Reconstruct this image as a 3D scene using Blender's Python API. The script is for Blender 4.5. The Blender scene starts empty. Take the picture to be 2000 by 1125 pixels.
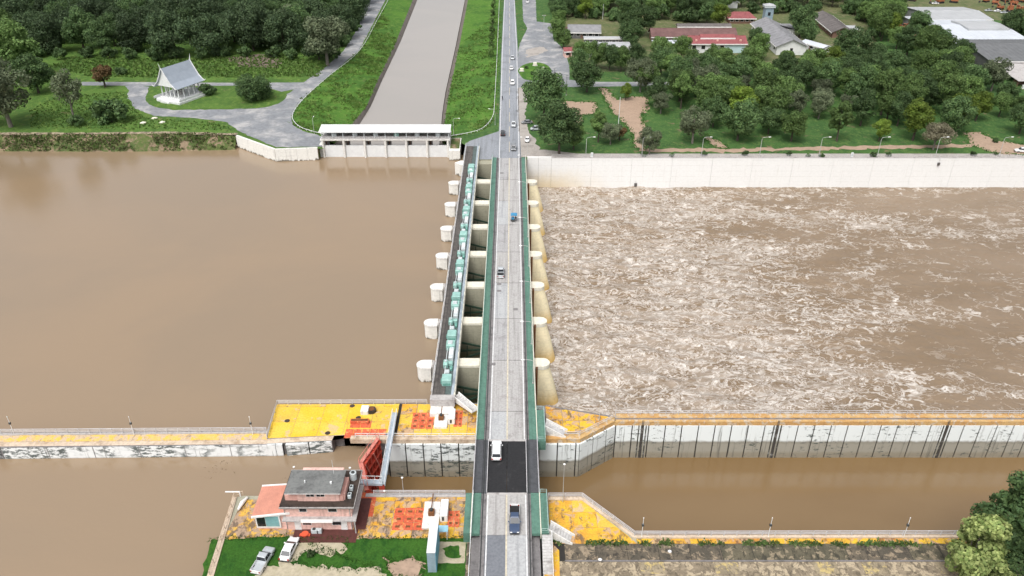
import bpy, math, random
import numpy as np
from mathutils import Vector, Matrix
from mathutils.geometry import tessellate_polygon
R = math.radians
S = bpy.context.scene
C = S.collection
rnd = random.Random(7)

# ------------------------------------------------------------------ camera
CAM_H, PITCH, FPX = 105.0, R(30.5), 1560.0
cam = bpy.data.cameras.new('camera'); cam.lens = 36.0 * FPX / 2000.0; cam.sensor_width = 36.0
cam.clip_start = 1.0; cam.clip_end = 4000.0
co = bpy.data.objects.new('camera', cam); C.objects.link(co)
co.location = (0, 0, CAM_H); co.rotation_euler = (R(90) - PITCH, 0, 0); S.camera = co

# ------------------------------------------------------------------ sky and sun (bright overcast)
SUN_EL, SUN_AZ = R(58), R(205)          # azimuth measured clockwise from +Y
W = bpy.data.worlds.new('World'); S.world = W; W.use_nodes = True
wn, wl = W.node_tree.nodes, W.node_tree.links
for n in list(wn): wn.remove(n)
sky = wn.new('ShaderNodeTexSky'); sky.sky_type = 'NISHITA'; sky.sun_disc = False
sky.sun_elevation = SUN_EL; sky.sun_rotation = SUN_AZ; sky.air_density = 1.0; sky.dust_density = 6.0; sky.ozone_density = 1.0
hs = wn.new('ShaderNodeHueSaturation'); hs.inputs['Saturation'].default_value = 0.22
bg = wn.new('ShaderNodeBackground'); bg.inputs['Strength'].default_value = 0.15
wo = wn.new('ShaderNodeOutputWorld')
wl.new(sky.outputs[0], hs.inputs['Color']); wl.new(hs.outputs[0], bg.inputs['Color']); wl.new(bg.outputs[0], wo.inputs[0])
sl = bpy.data.lights.new('sun', 'SUN'); sl.energy = 0.85; sl.angle = R(24); sl.color = (1.0, 0.975, 0.94)
so = bpy.data.objects.new('sun', sl); C.objects.link(so)
sd = Vector((math.sin(SUN_AZ) * math.cos(SUN_EL), math.cos(SUN_AZ) * math.cos(SUN_EL), math.sin(SUN_EL)))
so.rotation_euler = sd.to_track_quat('Z', 'Y').to_euler(); so.location = (0, 0, 200)
S.view_settings.view_transform = 'Standard'; S.view_settings.look = 'None'
S.view_settings.exposure = 0.52; S.view_settings.gamma = 1.0; S.view_settings.use_curve_mapping = False

# ------------------------------------------------------------------ levels (metres, bridge deck = 0)
ZP, ZU, ZD, ZG, ZC = -2.0, -5.0, -11.6, -0.6, -4.6   # lock platform, upstream, downstream, far ground, canal
_s, _c = math.sin(PITCH), math.cos(PITCH)
def at(px, py, z=0.0):
    "where the sight line through a photograph pixel meets level z"
    u, v = (px - 1000) / FPX, (py - 562.5) / FPX
    t = (z - CAM_H) / (-_s - v * _c)
    return Vector((u * t, (_c - v * _s) * t, z))
def at2(px, py, z=0.0):
    p = at(px, py, z); return (p.x, p.y)
def zat(px, py, y):
    "height of the sight line over distance y"
    u, v = (px - 1000) / FPX, (py - 562.5) / FPX
    return CAM_H + (-_s - v * _c) * y / (_c - v * _s)

# ------------------------------------------------------------------ materials
MATS = {}
class NT:
    def __init__(s, name):
        s.m = bpy.data.materials.new(name); s.m.use_nodes = True
        s.n, s.l = s.m.node_tree.nodes, s.m.node_tree.links
        for q in list(s.n): s.n.remove(q)
        s.out = s.n.new('ShaderNodeOutputMaterial'); s.b = s.n.new('ShaderNodeBsdfPrincipled')
        s.l.new(s.b.outputs[0], s.out.inputs[0]); MATS[name] = s.m
        s.geo = s.n.new('ShaderNodeNewGeometry'); s.tc = s.n.new('ShaderNodeTexCoord')
    def pos(s): return s.geo.outputs['Position']
    def scl(s, v, k):
        q = s.n.new('ShaderNodeVectorMath'); q.operation = 'MULTIPLY'; s.l.new(v, q.inputs[0]); q.inputs[1].default_value = k; return q.outputs[0]
    def vadd(s, a, b):
        q = s.n.new('ShaderNodeVectorMath'); q.operation = 'ADD'; s.l.new(a, q.inputs[0]); s.l.new(b, q.inputs[1]); return q.outputs[0]
    def noise(s, v, scale, det=4, rough=0.55, dist=0.0, kind='FBM', col=False):
        q = s.n.new('ShaderNodeTexNoise'); q.noise_type = kind
        q.inputs['Scale'].default_value = scale; q.inputs['Detail'].default_value = det
        q.inputs['Roughness'].default_value = rough; q.inputs['Distortion'].default_value = dist
        s.l.new(v, q.inputs['Vector']); return q.outputs['Color'] if col else q.outputs['Fac']
    def voro(s, v, scale, feat='DISTANCE_TO_EDGE'):
        q = s.n.new('ShaderNodeTexVoronoi'); q.feature = feat; q.inputs['Scale'].default_value = scale
        s.l.new(v, q.inputs['Vector']); return q.outputs['Distance']
    def ramp(s, f, stops, interp='LINEAR'):
        q = s.n.new('ShaderNodeValToRGB'); e = q.color_ramp.elements; q.color_ramp.interpolation = interp
        while len(e) < len(stops): e.new(0.5)
        for i, (p, c) in enumerate(stops):
            e[i].position = p; e[i].color = (c, c, c, 1) if isinstance(c, (int, float)) else (*c, 1)
        s.l.new(f, q.inputs[0]); return q.outputs[0]
    def mix(s, f, a, b, mode='MIX'):
        q = s.n.new('ShaderNodeMix'); q.data_type = 'RGBA'; q.blend_type = mode
        for i, x in ((0, f), (6, a), (7, b)):
            if isinstance(x, (int, float)): q.inputs[i].default_value = x
            elif isinstance(x, tuple): q.inputs[i].default_value = (*x, 1)
            else: s.l.new(x, q.inputs[i])
        return q.outputs[2]
    def math(s, op, a, b=0.0, clamp=False):
        q = s.n.new('ShaderNodeMath'); q.operation = op; q.use_clamp = clamp
        for i, x in ((0, a), (1, b)):
            if isinstance(x, (int, float)): q.inputs[i].default_value = x
            else: s.l.new(x, q.inputs[i])
        return q.outputs[0]
    def xyz(s, v):
        q = s.n.new('ShaderNodeSeparateXYZ'); s.l.new(v, q.inputs[0]); return q.outputs
    def smooth(s, x, a, b):
        q = s.n.new('ShaderNodeMapRange'); q.interpolation_type = 'SMOOTHSTEP'; s.l.new(x, q.inputs[0])
        q.inputs[1].default_value = a; q.inputs[2].default_value = b; return q.outputs[0]
    def bump(s, h, st=0.3, d=0.1):
        q = s.n.new('ShaderNodeBump'); q.inputs['Strength'].default_value = st; q.inputs['Distance'].default_value = d
        s.l.new(h, q.inputs['Height']); s.l.new(q.outputs[0], s.b.inputs['Normal'])
    def fin(s, col, rough=0.8, spec=0.3, metal=0.0):
        if isinstance(col, tuple): s.b.inputs['Base Color'].default_value = (*col, 1)
        else: s.l.new(col, s.b.inputs['Base Color'])
        if isinstance(rough, (int, float)): s.b.inputs['Roughness'].default_value = rough
        else: s.l.new(rough, s.b.inputs['Roughness'])
        s.b.inputs['Specular IOR Level'].default_value = spec; s.b.inputs['Metallic'].default_value = metal
        return s.m

def flat(name, c, rough=0.6, spec=0.4, var=0.18, scale=1.5, metal=0.0):
    "painted or plain surface with grain and soft soiling"
    t = NT(name); n = t.noise(t.pos(), scale, 6, 0.65); n2 = t.noise(t.pos(), scale * 9, 3)
    k = t.ramp(n, [(0.3, 1 - var), (0.7, 1 + var * 0.4)]); k2 = t.ramp(n2, [(0.3, 1 - var * .5), (0.7, 1.0)])
    return t.fin(t.mix(1.0, t.mix(1.0, c, k, 'MULTIPLY'), k2, 'MULTIPLY'), rough, spec, metal)

def concrete(name, base, stain, amount=0.5, streak=0.0, scale=0.25, rough=0.85, fine=2.2, wheel=0.0):
    "cast concrete: broad soiling, spots and run-down streaks"
    t = NT(name); p = t.pos()
    a = t.noise(p, scale, 7, 0.62); b = t.noise(p, fine, 5, 0.6)
    f = t.smooth(a, 0.72 - amount * .45, 0.95 - amount * .35)
    col = t.mix(f, base, stain)
    col = t.mix(1.0, col, t.ramp(b, [(0.25, 0.72), (0.6, 1.04)]), 'MULTIPLY')
    if wheel > 0:
        q = t.noise(t.scl(p, (1.5, .035, 1)), 1.0, 5, 0.65); col = t.mix(t.math('MULTIPLY', t.smooth(q, 0.46, 0.66), wheel), col, tuple(x * .6 for x in stain))
        q = t.noise(t.scl(p, (.9, .5, 1)), .7, 6, 0.7); col = t.mix(t.math('MULTIPLY', t.smooth(q, 0.55, 0.72), wheel), col, tuple(x * .55 for x in stain))
    if streak > 0:
        q = t.noise(t.scl(p, (1.2, 1.2, 0.09)), 1.0, 6, 0.7)
        col = t.mix(t.math('MULTIPLY', t.smooth(q, 0.53, 0.68), streak), col, tuple(x * .35 for x in stain))
    t.bump(b, 0.25, 0.05)
    return t.fin(col, rough, 0.25)

# weathered grounds
concrete('road_concrete', (0.37, 0.365, 0.365), (0.27, 0.26, 0.26), 0.55, 0, 0.3, wheel=.55)
concrete('road_concrete_warm', (0.39, 0.38, 0.37), (0.30, 0.28, 0.27), 0.45, 0, 0.35, wheel=.5)
concrete('road_concrete_pale', (0.41, 0.415, 0.42), (0.30, 0.31, 0.32), 0.5, 0, 0.3, wheel=.5)
concrete('hoist_bed', (0.10, 0.13, 0.125), (0.05, 0.06, 0.058), 0.5, 0, 0.8)
concrete('patch_asphalt', (0.17, 0.18, 0.20), (0.13, 0.135, 0.15), 0.5, 0, 0.3)
concrete('dark_deck', (0.024, 0.024, 0.026), (0.055, 0.054, 0.055), 0.45, 0, 0.5, wheel=.0)
concrete('dark_side', (0.075, 0.078, 0.085), (0.045, 0.046, 0.05), 0.5, 0, 0.5)
concrete('gutter', (0.20, 0.19, 0.19), (0.10, 0.095, 0.095), 0.6, 0, 0.5)
concrete('green_paint', (0.100, 0.200, 0.155), (0.070, 0.140, 0.112), 0.58, 0, 0.25, wheel=.3)
concrete('far_asphalt', (0.27, 0.285, 0.31), (0.19, 0.20, 0.215), 0.5, 0, 0.12, wheel=.35)
concrete('plaza_asphalt', (0.21, 0.22, 0.235), (0.42, 0.41, 0.40), 0.62, 0, 0.10, fine=.9)
concrete('dirt', (0.36, 0.26, 0.19), (0.27, 0.20, 0.14), 0.5, 0, 0.15, fine=1.2)
concrete('pale_dirt', (0.42, 0.37, 0.27), (0.30, 0.28, 0.17), 0.55, 0, 0.3, fine=1.5)
concrete('stair_concrete', (0.50, 0.49, 0.48), (0.22, 0.20, 0.19), 0.55, 0, 0.35)
concrete('pier_white', (0.68, 0.67, 0.64), (0.60, 0.56, 0.48), 0.45, 0.25, 0.3)
concrete('edge_concrete', (0.58, 0.47, 0.36), (0.34, 0.24, 0.16), 0.6, 0, 0.4)
concrete('cap_grey', (0.42, 0.40, 0.39), (0.25, 0.23, 0.22), 0.5, 0, 0.5)
concrete('walk_plank', (0.12, 0.108, 0.10), (0.065, 0.06, 0.058), 0.6, 0, 0.8, wheel=.6)
concrete('roof_concrete', (0.17, 0.175, 0.17), (0.09, 0.09, 0.09), 0.55, 0, 0.3)
concrete('terrace_dark', (0.062, 0.046, 0.038), (0.022, 0.018, 0.016), 0.6, 0, 0.35)
concrete('pink_wall', (0.72, 0.46, 0.40), (0.55, 0.36, 0.31), 0.45, 0.3, 0.3)
concrete('lining', (0.15, 0.13, 0.115), (0.08, 0.07, 0.06), 0.5, 0.3, 0.2)
concrete('gravel_path', (0.36, 0.33, 0.30), (0.22, 0.20, 0.18), 0.55, 0, 0.2)

def paint_worn(name, paint, deep, bare, dark, wear, soil, scale=0.16, off=(0, 0, 0)):
    "old floor paint: two tones, worn to concrete in patches and soiled black-brown"
    t = NT(name); q = t.n.new('ShaderNodeVectorMath'); q.operation = 'ADD'; t.l.new(t.pos(), q.inputs[0]); q.inputs[1].default_value = off
    p = q.outputs[0]
    col = t.mix(t.smooth(t.noise(p, scale * 1.3, 5), 0.40, 0.62), paint, deep)
    w = t.smooth(t.noise(p, scale * 2.2, 7, 0.65, 0.6), 0.70 - wear * .35, 0.745 - wear * .35)
    col = t.mix(w, col, bare)
    d = t.smooth(t.noise(t.scl(p, (1.3, .8, 1)), scale * 3.1, 7, 0.68, 0.4), 0.68 - soil * .33, 0.80 - soil * .33)
    col = t.mix(t.math('MULTIPLY', d, .85), col, dark)
    col = t.mix(1.0, col, t.ramp(t.noise(p, 3.0, 4), [(.28, .78), (.6, 1.05)]), 'MULTIPLY')
    return t.fin(col, 0.85, 0.2)
YEL, ORA, BAR, DRK = (0.66, 0.405, 0.040), (0.60, 0.30, 0.045), (0.48, 0.32, 0.19), (0.13, 0.09, 0.06)
paint_worn('yellow_clean', (0.70, 0.44, 0.038), (0.70, 0.48, 0.075), (0.58, 0.42, 0.20), (0.40, 0.24, 0.06), 0.30, 0.30)
paint_worn('yellow_worn', YEL, ORA, BAR, DRK, 0.60, 0.56, 0.2, (31, 7, 0))
paint_worn('yellow_mid', YEL, ORA, BAR, DRK, 0.50, 0.46, 0.2, (5, 17, 0))
paint_worn('yellow_rust', (0.58, 0.34, 0.045), (0.50, 0.24, 0.05), (0.44, 0.30, 0.18), (0.16, 0.085, 0.05), 0.62, 0.60, 0.24, (71, 27, 0))
paint_worn('yellow_soft', (0.66, 0.44, 0.06), (0.62, 0.40, 0.07), (0.55, 0.40, 0.22), (0.30, 0.19, 0.08), 0.42, 0.40, 0.22, (43, 57, 0))
paint_worn('yellow_brown', (0.62, 0.38, 0.07), (0.55, 0.30, 0.08), (0.36, 0.26, 0.18), (0.12, 0.09, 0.07), 0.66, 0.66, 0.25, (11, 3, 0))
paint_worn('guide_wall_top', (0.66, 0.44, 0.16), (0.70, 0.45, 0.09), (0.52, 0.40, 0.28), (0.25, 0.19, 0.13), 0.58, 0.42, 0.3)
paint_worn('orange_band', (0.52, 0.34, 0.15), (0.48, 0.28, 0.11), (0.50, 0.40, 0.29), (0.28, 0.17, 0.10), 0.5, 0.4, 0.3)
paint_worn('red_floor', (0.54, 0.105, 0.05), (0.58, 0.135, 0.065), (0.62, 0.28, 0.12), (0.28, 0.07, 0.04), 0.42, 0.45, 0.5)
paint_worn('slope_dark', (0.135, 0.112, 0.082), (0.085, 0.075, 0.058), (0.27, 0.215, 0.15), (0.045, 0.04, 0.034), 0.46, 0.55, 0.3)
paint_worn('yard_soil', (0.27, 0.22, 0.155), (0.19, 0.155, 0.11), (0.40, 0.33, 0.23), (0.11, 0.09, 0.065), 0.56, 0.55, 0.36, (3, 1, 0))

paint_worn('slope_moss', (0.125, 0.110, 0.075), (0.085, 0.078, 0.055), (0.25, 0.205, 0.14), (0.045, 0.042, 0.032), 0.5, 0.56, 0.3, (15, 44, 0))
paint_worn('yard_pale', (0.31, 0.255, 0.17), (0.23, 0.19, 0.13), (0.46, 0.36, 0.16), (0.13, 0.11, 0.08), 0.5, 0.5, 0.36, (23, 61, 0))
def lockwall(name, top=(0.68, 0.72, 0.72), low=(0.30, 0.285, 0.24), zline=-7.2, blot=0.5, off=(0, 0, 0)):
    "whitewashed lock wall with a high-water mark and black algae"
    t = NT(name); q = t.n.new('ShaderNodeVectorMath'); q.operation = 'ADD'; t.l.new(t.pos(), q.inputs[0]); q.inputs[1].default_value = off
    p = q.outputs[0]; z = t.xyz(t.pos())[2]
    wob = t.math('ADD', z, t.math('MULTIPLY', t.noise(p, 0.8, 4), 0.8))
    f = t.smooth(wob, zline + 0.65, zline + 0.15)
    col = t.mix(f, top, low)
    band = t.math('MULTIPLY', t.smooth(wob, zline + .9, zline + .45), t.smooth(wob, zline - .5, zline + .2))
    col = t.mix(t.math('MULTIPLY', band, .35), col, (0.16, 0.15, 0.12))
    f2 = t.smooth(wob, ZD + 2.4, ZD + 1.4); col = t.mix(t.math('MULTIPLY', f2, .45), col, (0.20, 0.16, 0.10))
    n = t.noise(t.scl(p, (.55, .55, 1.5)), 1.1, 7, 0.72)
    patch = t.smooth(t.noise(p, 0.16, 3), .50 - blot * .10, .60 - blot * .06)
    bl = t.math('MULTIPLY', t.smooth(n, 0.575 - blot * .075, 0.64 - blot * .07), t.math('MULTIPLY', patch, .92))
    col = t.mix(bl, col, (0.055, 0.07, 0.065))
    st = t.noise(t.scl(p, (1.6, 1.6, .07)), 1.0, 5, .7); col = t.mix(t.math('MULTIPLY', t.smooth(st, .56, .68), .6), col, (0.07, 0.07, 0.06))
    return t.fin(col, 0.8, 0.25)
lockwall('lock_wall_panel', blot=0.45)
lockwall('lock_chamber_panel', zline=-7.4, blot=1.0, off=(13, 5, 2))
lockwall('guide_wall_panel', top=(0.70, 0.72, 0.72), low=(0.20, 0.19, 0.17), zline=-5.1, blot=1.35, off=(4, 9, 1))
flat('joint_black', (0.035, 0.033, 0.03), 0.9, 0.2)
concrete('algae', (0.05, 0.048, 0.04), (0.45, 0.46, 0.44), 0.5, 0, 0.9)

# far retaining wall and dam piers: cream to white, ochre towards the water
def stained(name, top, low, z0, z1, x0=None, x1=None, streak=.3, grain=.86, lift=0.0):
    t = NT(name); p = t.pos(); e = t.xyz(p)
    zz = t.math('ADD', e[2], t.math('MULTIPLY', t.noise(t.scl(p, (1, 1, .3)), .8, 5), 3.0))
    f = t.smooth(zz, z1 + 1.5, z0 + 1.5)
    if x0 is not None: f = t.math('MULTIPLY', f, t.smooth(t.math('ADD', e[0], t.math('MULTIPLY', t.noise(p, .2, 4), 12)), x1 + 6, x0 + 6))
    col = t.mix(f, top, low)
    st = t.noise(t.scl(p, (1.4, 1.4, .08)), 1.0, 6, .7); col = t.mix(t.math('MULTIPLY', t.smooth(st, .56, .72), streak), col, tuple(c * .45 for c in low))
    col = t.mix(1.0, col, t.ramp(t.noise(p, 1.7, 5), [(.25, grain), (.6, 1.02)]), 'MULTIPLY')
    if lift:
        d = t.math('ABSOLUTE', t.math('SUBTRACT', t.math('FRACT', t.math('DIVIDE', t.math('ADD', e[2], 40.0), lift)), .5))
        ln = t.math('MULTIPLY', t.math('SUBTRACT', 1.0, t.smooth(d, 0.0, .035)), t.smooth(t.noise(p, .35, 4), .38, .6)); col = t.mix(t.math('MULTIPLY', ln, .4), col, tuple(c * .4 for c in low))
    return t.fin(col, .8, .25)
stained('far_wall', (0.70, 0.70, 0.69), (0.60, 0.50, 0.34), -12, -3, 8, 40, .16, .95, lift=2.1)
stained('pier_nose', (0.82, 0.73, 0.50), (0.64, 0.42, 0.13), -12.5, -6.5, streak=.2, lift=1.6)
stained('pier_body', (0.33, 0.32, 0.245), (0.13, 0.135, 0.075), -11.0, -4.0, streak=.55, lift=1.8)  # olive, darker downwards: moss plus the shade between piers put into the colour
stained('pier_up', (0.68, 0.67, 0.63), (0.16, 0.14, 0.11), -4.95, -4.45, streak=.4, lift=1.3)
flat('cream', (0.72, 0.69, 0.58), .7, .3, .2)
flat('white_paint', (0.66, 0.67, 0.67), .5, .4, .12, .5)
flat('line_white', (0.72, 0.72, 0.72), .7, .3, .35, 1.2)
flat('line_yellow', (0.60, 0.54, 0.42), .8, .3, .35, 1.2)
flat('rail_grey', (0.50, 0.49, 0.50), .5, .4, .15)
flat('rail_white', (0.74, 0.75, 0.75), .5, .4, .12)
flat('rail_green', (0.36, 0.50, 0.46), .5, .4, .15)
flat('rail_blue', (0.36, 0.42, 0.46), .5, .4, .25)
flat('pole_steel', (0.45, 0.45, 0.44), .45, .5, .15)
flat('pole_dark', (0.10, 0.09, 0.085), .6, .4, .2)
flat('lamp_head', (0.78, 0.78, 0.76), .4, .5, .05)
flat('turquoise', (0.29, 0.50, 0.45), .5, .4, .22, .9)
flat('turquoise_deep', (0.14, 0.33, 0.28), .5, .4, .22, .9)
flat('hoist_grey', (0.52, 0.57, 0.58), .5, .4, .2, .9)
flat('machine_dark', (0.05, 0.055, 0.055), .6, .4, .3)
flat('gate_green', (0.035, 0.075, 0.05), .6, .4, .4)
flat('gate_red', (0.55, 0.075, 0.045), .6, .35, .4, .8)
flat('gate_red_pale', (0.70, 0.25, 0.20), .6, .35, .25, .8)
flat('steel_blue', (0.42, 0.48, 0.54), .5, .4, .25, .7)
flat('rust', (0.20, 0.085, 0.035), .9, .2, .4)
flat('salmon_roof', (0.56, 0.26, 0.19), .8, .2, .2, .6)
flat('white_trim', (0.78, 0.76, 0.74), .6, .3, .15)
flat('pink_trim', (0.70, 0.40, 0.34), .7, .3, .2)
flat('maroon_floor', (0.10, 0.035, 0.03), .6, .3, .3)
flat('window_dark', (0.02, 0.022, 0.025), .12, .6, .2)
flat('window_aqua', (0.22, 0.42, 0.44), .2, .5, .2)
flat('blue_sign', (0.12, 0.36, 0.50), .5, .4, .2)
flat('sign_grey', (0.26, 0.34, 0.40), .5, .4, .2)
flat('sky_blue', (0.30, 0.55, 0.68), .5, .4, .15)
flat('tile_red', (0.27, 0.085, 0.088), .7, .3, .25, .5)
flat('tile_brown', (0.17, 0.095, 0.09), .8, .25, .3, .4)
flat('tile_grey', (0.25, 0.25, 0.26), .8, .25, .25, .4)
flat('tile_taupe', (0.15, 0.135, 0.13), .8, .25, .3, .4)
flat('tile_slate', (0.33, 0.37, 0.43), .7, .3, .12, .5)
flat('sheet_white', (0.53, 0.56, 0.60), .5, .4, .1, .2)
flat('sheet_grey', (0.40, 0.41, 0.42), .5, .4, .12, .2)
flat('shed_roof', (0.15, 0.155, 0.16), .7, .3, .2, .3)
flat('plaster_white', (0.68, 0.69, 0.68), .8, .3, .15, .4)
flat('plaster_aqua', (0.46, 0.60, 0.62), .8, .3, .15, .4)
flat('wall_dark', (0.14, 0.14, 0.14), .8, .3, .3, .4)  # plain dark grey for walls and intake panels
flat('brick_dull', (0.20, 0.12, 0.09), .9, .2, .3, .6)
flat('orange_machine', (0.33, 0.115, 0.05), .5, .4, .3)
flat('bark', (0.085, 0.07, 0.055), .9, .2, .35)
flat('bark_pale', (0.19, 0.17, 0.145), .9, .2, .3)
flat('rubble', (0.20, 0.155, 0.13), .9, .2, .4)
flat('tyre', (0.015, 0.015, 0.016), .8, .3, .2)
flat('rim', (0.45, 0.45, 0.46), .3, .5, .1, metal=.6)
flat('car_glass', (0.018, 0.022, 0.028), .08, .6, .1)
flat('lamp_red', (0.35, 0.02, 0.015), .3, .5, .1)
flat('lamp_clear', (0.6, 0.6, 0.6), .15, .6, .1)
flat('plastic_black', (0.02, 0.02, 0.021), .6, .3, .2)
flat('skin', (0.35, 0.20, 0.13), .6, .3, .1)
flat('shirt_dark', (0.04, 0.045, 0.06), .8, .2, .2)
flat('canopy_blue', (0.06, 0.26, 0.46), .6, .3, .2)
flat('orange_plastic', (0.70, 0.11, 0.05), .5, .4, .2)

def grass(name, a, b, c, bare, bamt, scale=.08):
    t = NT(name); p = t.pos()
    n = t.noise(p, scale, 6, .62); n2 = t.noise(t.scl(p, (1, .6, 1)), scale * 7, 6, .65); n3 = t.noise(p, 2.6, 4, .6)
    col = t.mix(t.smooth(n, .38, .62), a, b); col = t.mix(t.smooth(n2, .48, .66), col, c)
    col = t.mix(t.smooth(t.noise(p, scale * 2.3, 6, .6, .5), .78 - bamt * .35, .90 - bamt * .35), col, bare)
    col = t.mix(1.0, col, t.ramp(n3, [(.25, .70), (.65, 1.15)]), 'MULTIPLY')
    t.bump(t.noise(p, 1.6, 6, .7), .6, .4)
    return t.fin(col, .9, .15)
grass('grass_far', (0.082, 0.155, 0.03), (0.058, 0.118, 0.026), (0.115, 0.18, 0.04), (0.17, 0.15, 0.075), .48)
grass('grass_park', (0.058, 0.125, 0.034), (0.042, 0.095, 0.028), (0.088, 0.150, 0.042), (0.16, 0.135, 0.075), .54, .11)
grass('grass_canal', (0.072, 0.165, 0.024), (0.048, 0.118, 0.02), (0.105, 0.185, 0.036), (0.16, 0.145, 0.065), .45, .06)
grass('grass_lawn', (0.030, 0.095, 0.013), (0.042, 0.115, 0.016), (0.018, 0.07, 0.011), (0.10, 0.12, 0.035), .12, .1)
grass('bank_rough', (0.085, 0.115, 0.035), (0.06, 0.09, 0.028), (0.13, 0.12, 0.06), (0.22, 0.165, 0.11), .82, .12)
grass('town_ground', (0.125, 0.135, 0.06), (0.08, 0.11, 0.042), (0.16, 0.15, 0.085), (0.22, 0.19, 0.13), .5, .05)

def leaf(name, a, b, tr=.3):
    t = NT(name); oi = t.n.new('ShaderNodeObjectInfo')
    isl = t.geo.outputs['Random Per Island']
    col = t.mix(isl, a, b)
    col = t.mix(1.0, col, t.ramp(oi.outputs['Random'], [(0, .66), (1, 1.42)]), 'MULTIPLY')
    col = t.mix(1.0, col, t.ramp(t.noise(t.pos(), .35, 3), [(.3, .62), (.7, 1.35)]), 'MULTIPLY')
    t.fin(col, .65, .25)
    tl = t.n.new('ShaderNodeBsdfTranslucent'); t.l.new(col, tl.inputs[0])
    mx = t.n.new('ShaderNodeMixShader'); mx.inputs[0].default_value = tr
    t.l.new(t.b.outputs[0], mx.inputs[1]); t.l.new(tl.outputs[0], mx.inputs[2]); t.l.new(mx.outputs[0], t.out.inputs[0])
    return t.m
leaf('leaf_forest', (0.036, 0.066, 0.030), (0.085, 0.128, 0.055))
leaf('leaf_dark', (0.046, 0.092, 0.034), (0.112, 0.175, 0.062))
leaf('leaf_mid', (0.070, 0.130, 0.038), (0.145, 0.220, 0.065))
leaf('leaf_lime', (0.105, 0.175, 0.026), (0.18, 0.245, 0.04))
leaf('leaf_grey', (0.075, 0.10, 0.055), (0.145, 0.17, 0.095))
leaf('leaf_pale', (0.12, 0.175, 0.05), (0.33, 0.38, 0.14))
leaf('leaf_buff', (0.13, 0.125, 0.075), (0.24, 0.22, 0.15))
leaf('leaf_rust', (0.10, 0.07, 0.03), (0.17, 0.10, 0.045))
leaf('leaf_weed', (0.075, 0.150, 0.028), (0.135, 0.205, 0.05))
leaf('leaf_park', (0.04, 0.11, 0.025), (0.08, 0.16, 0.035))
leaf('leaf_lawn', (0.025, 0.08, 0.012), (0.05, 0.12, 0.02))
leaf('leaf_dry', (0.13, 0.105, 0.06), (0.24, 0.19, 0.12))

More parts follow.
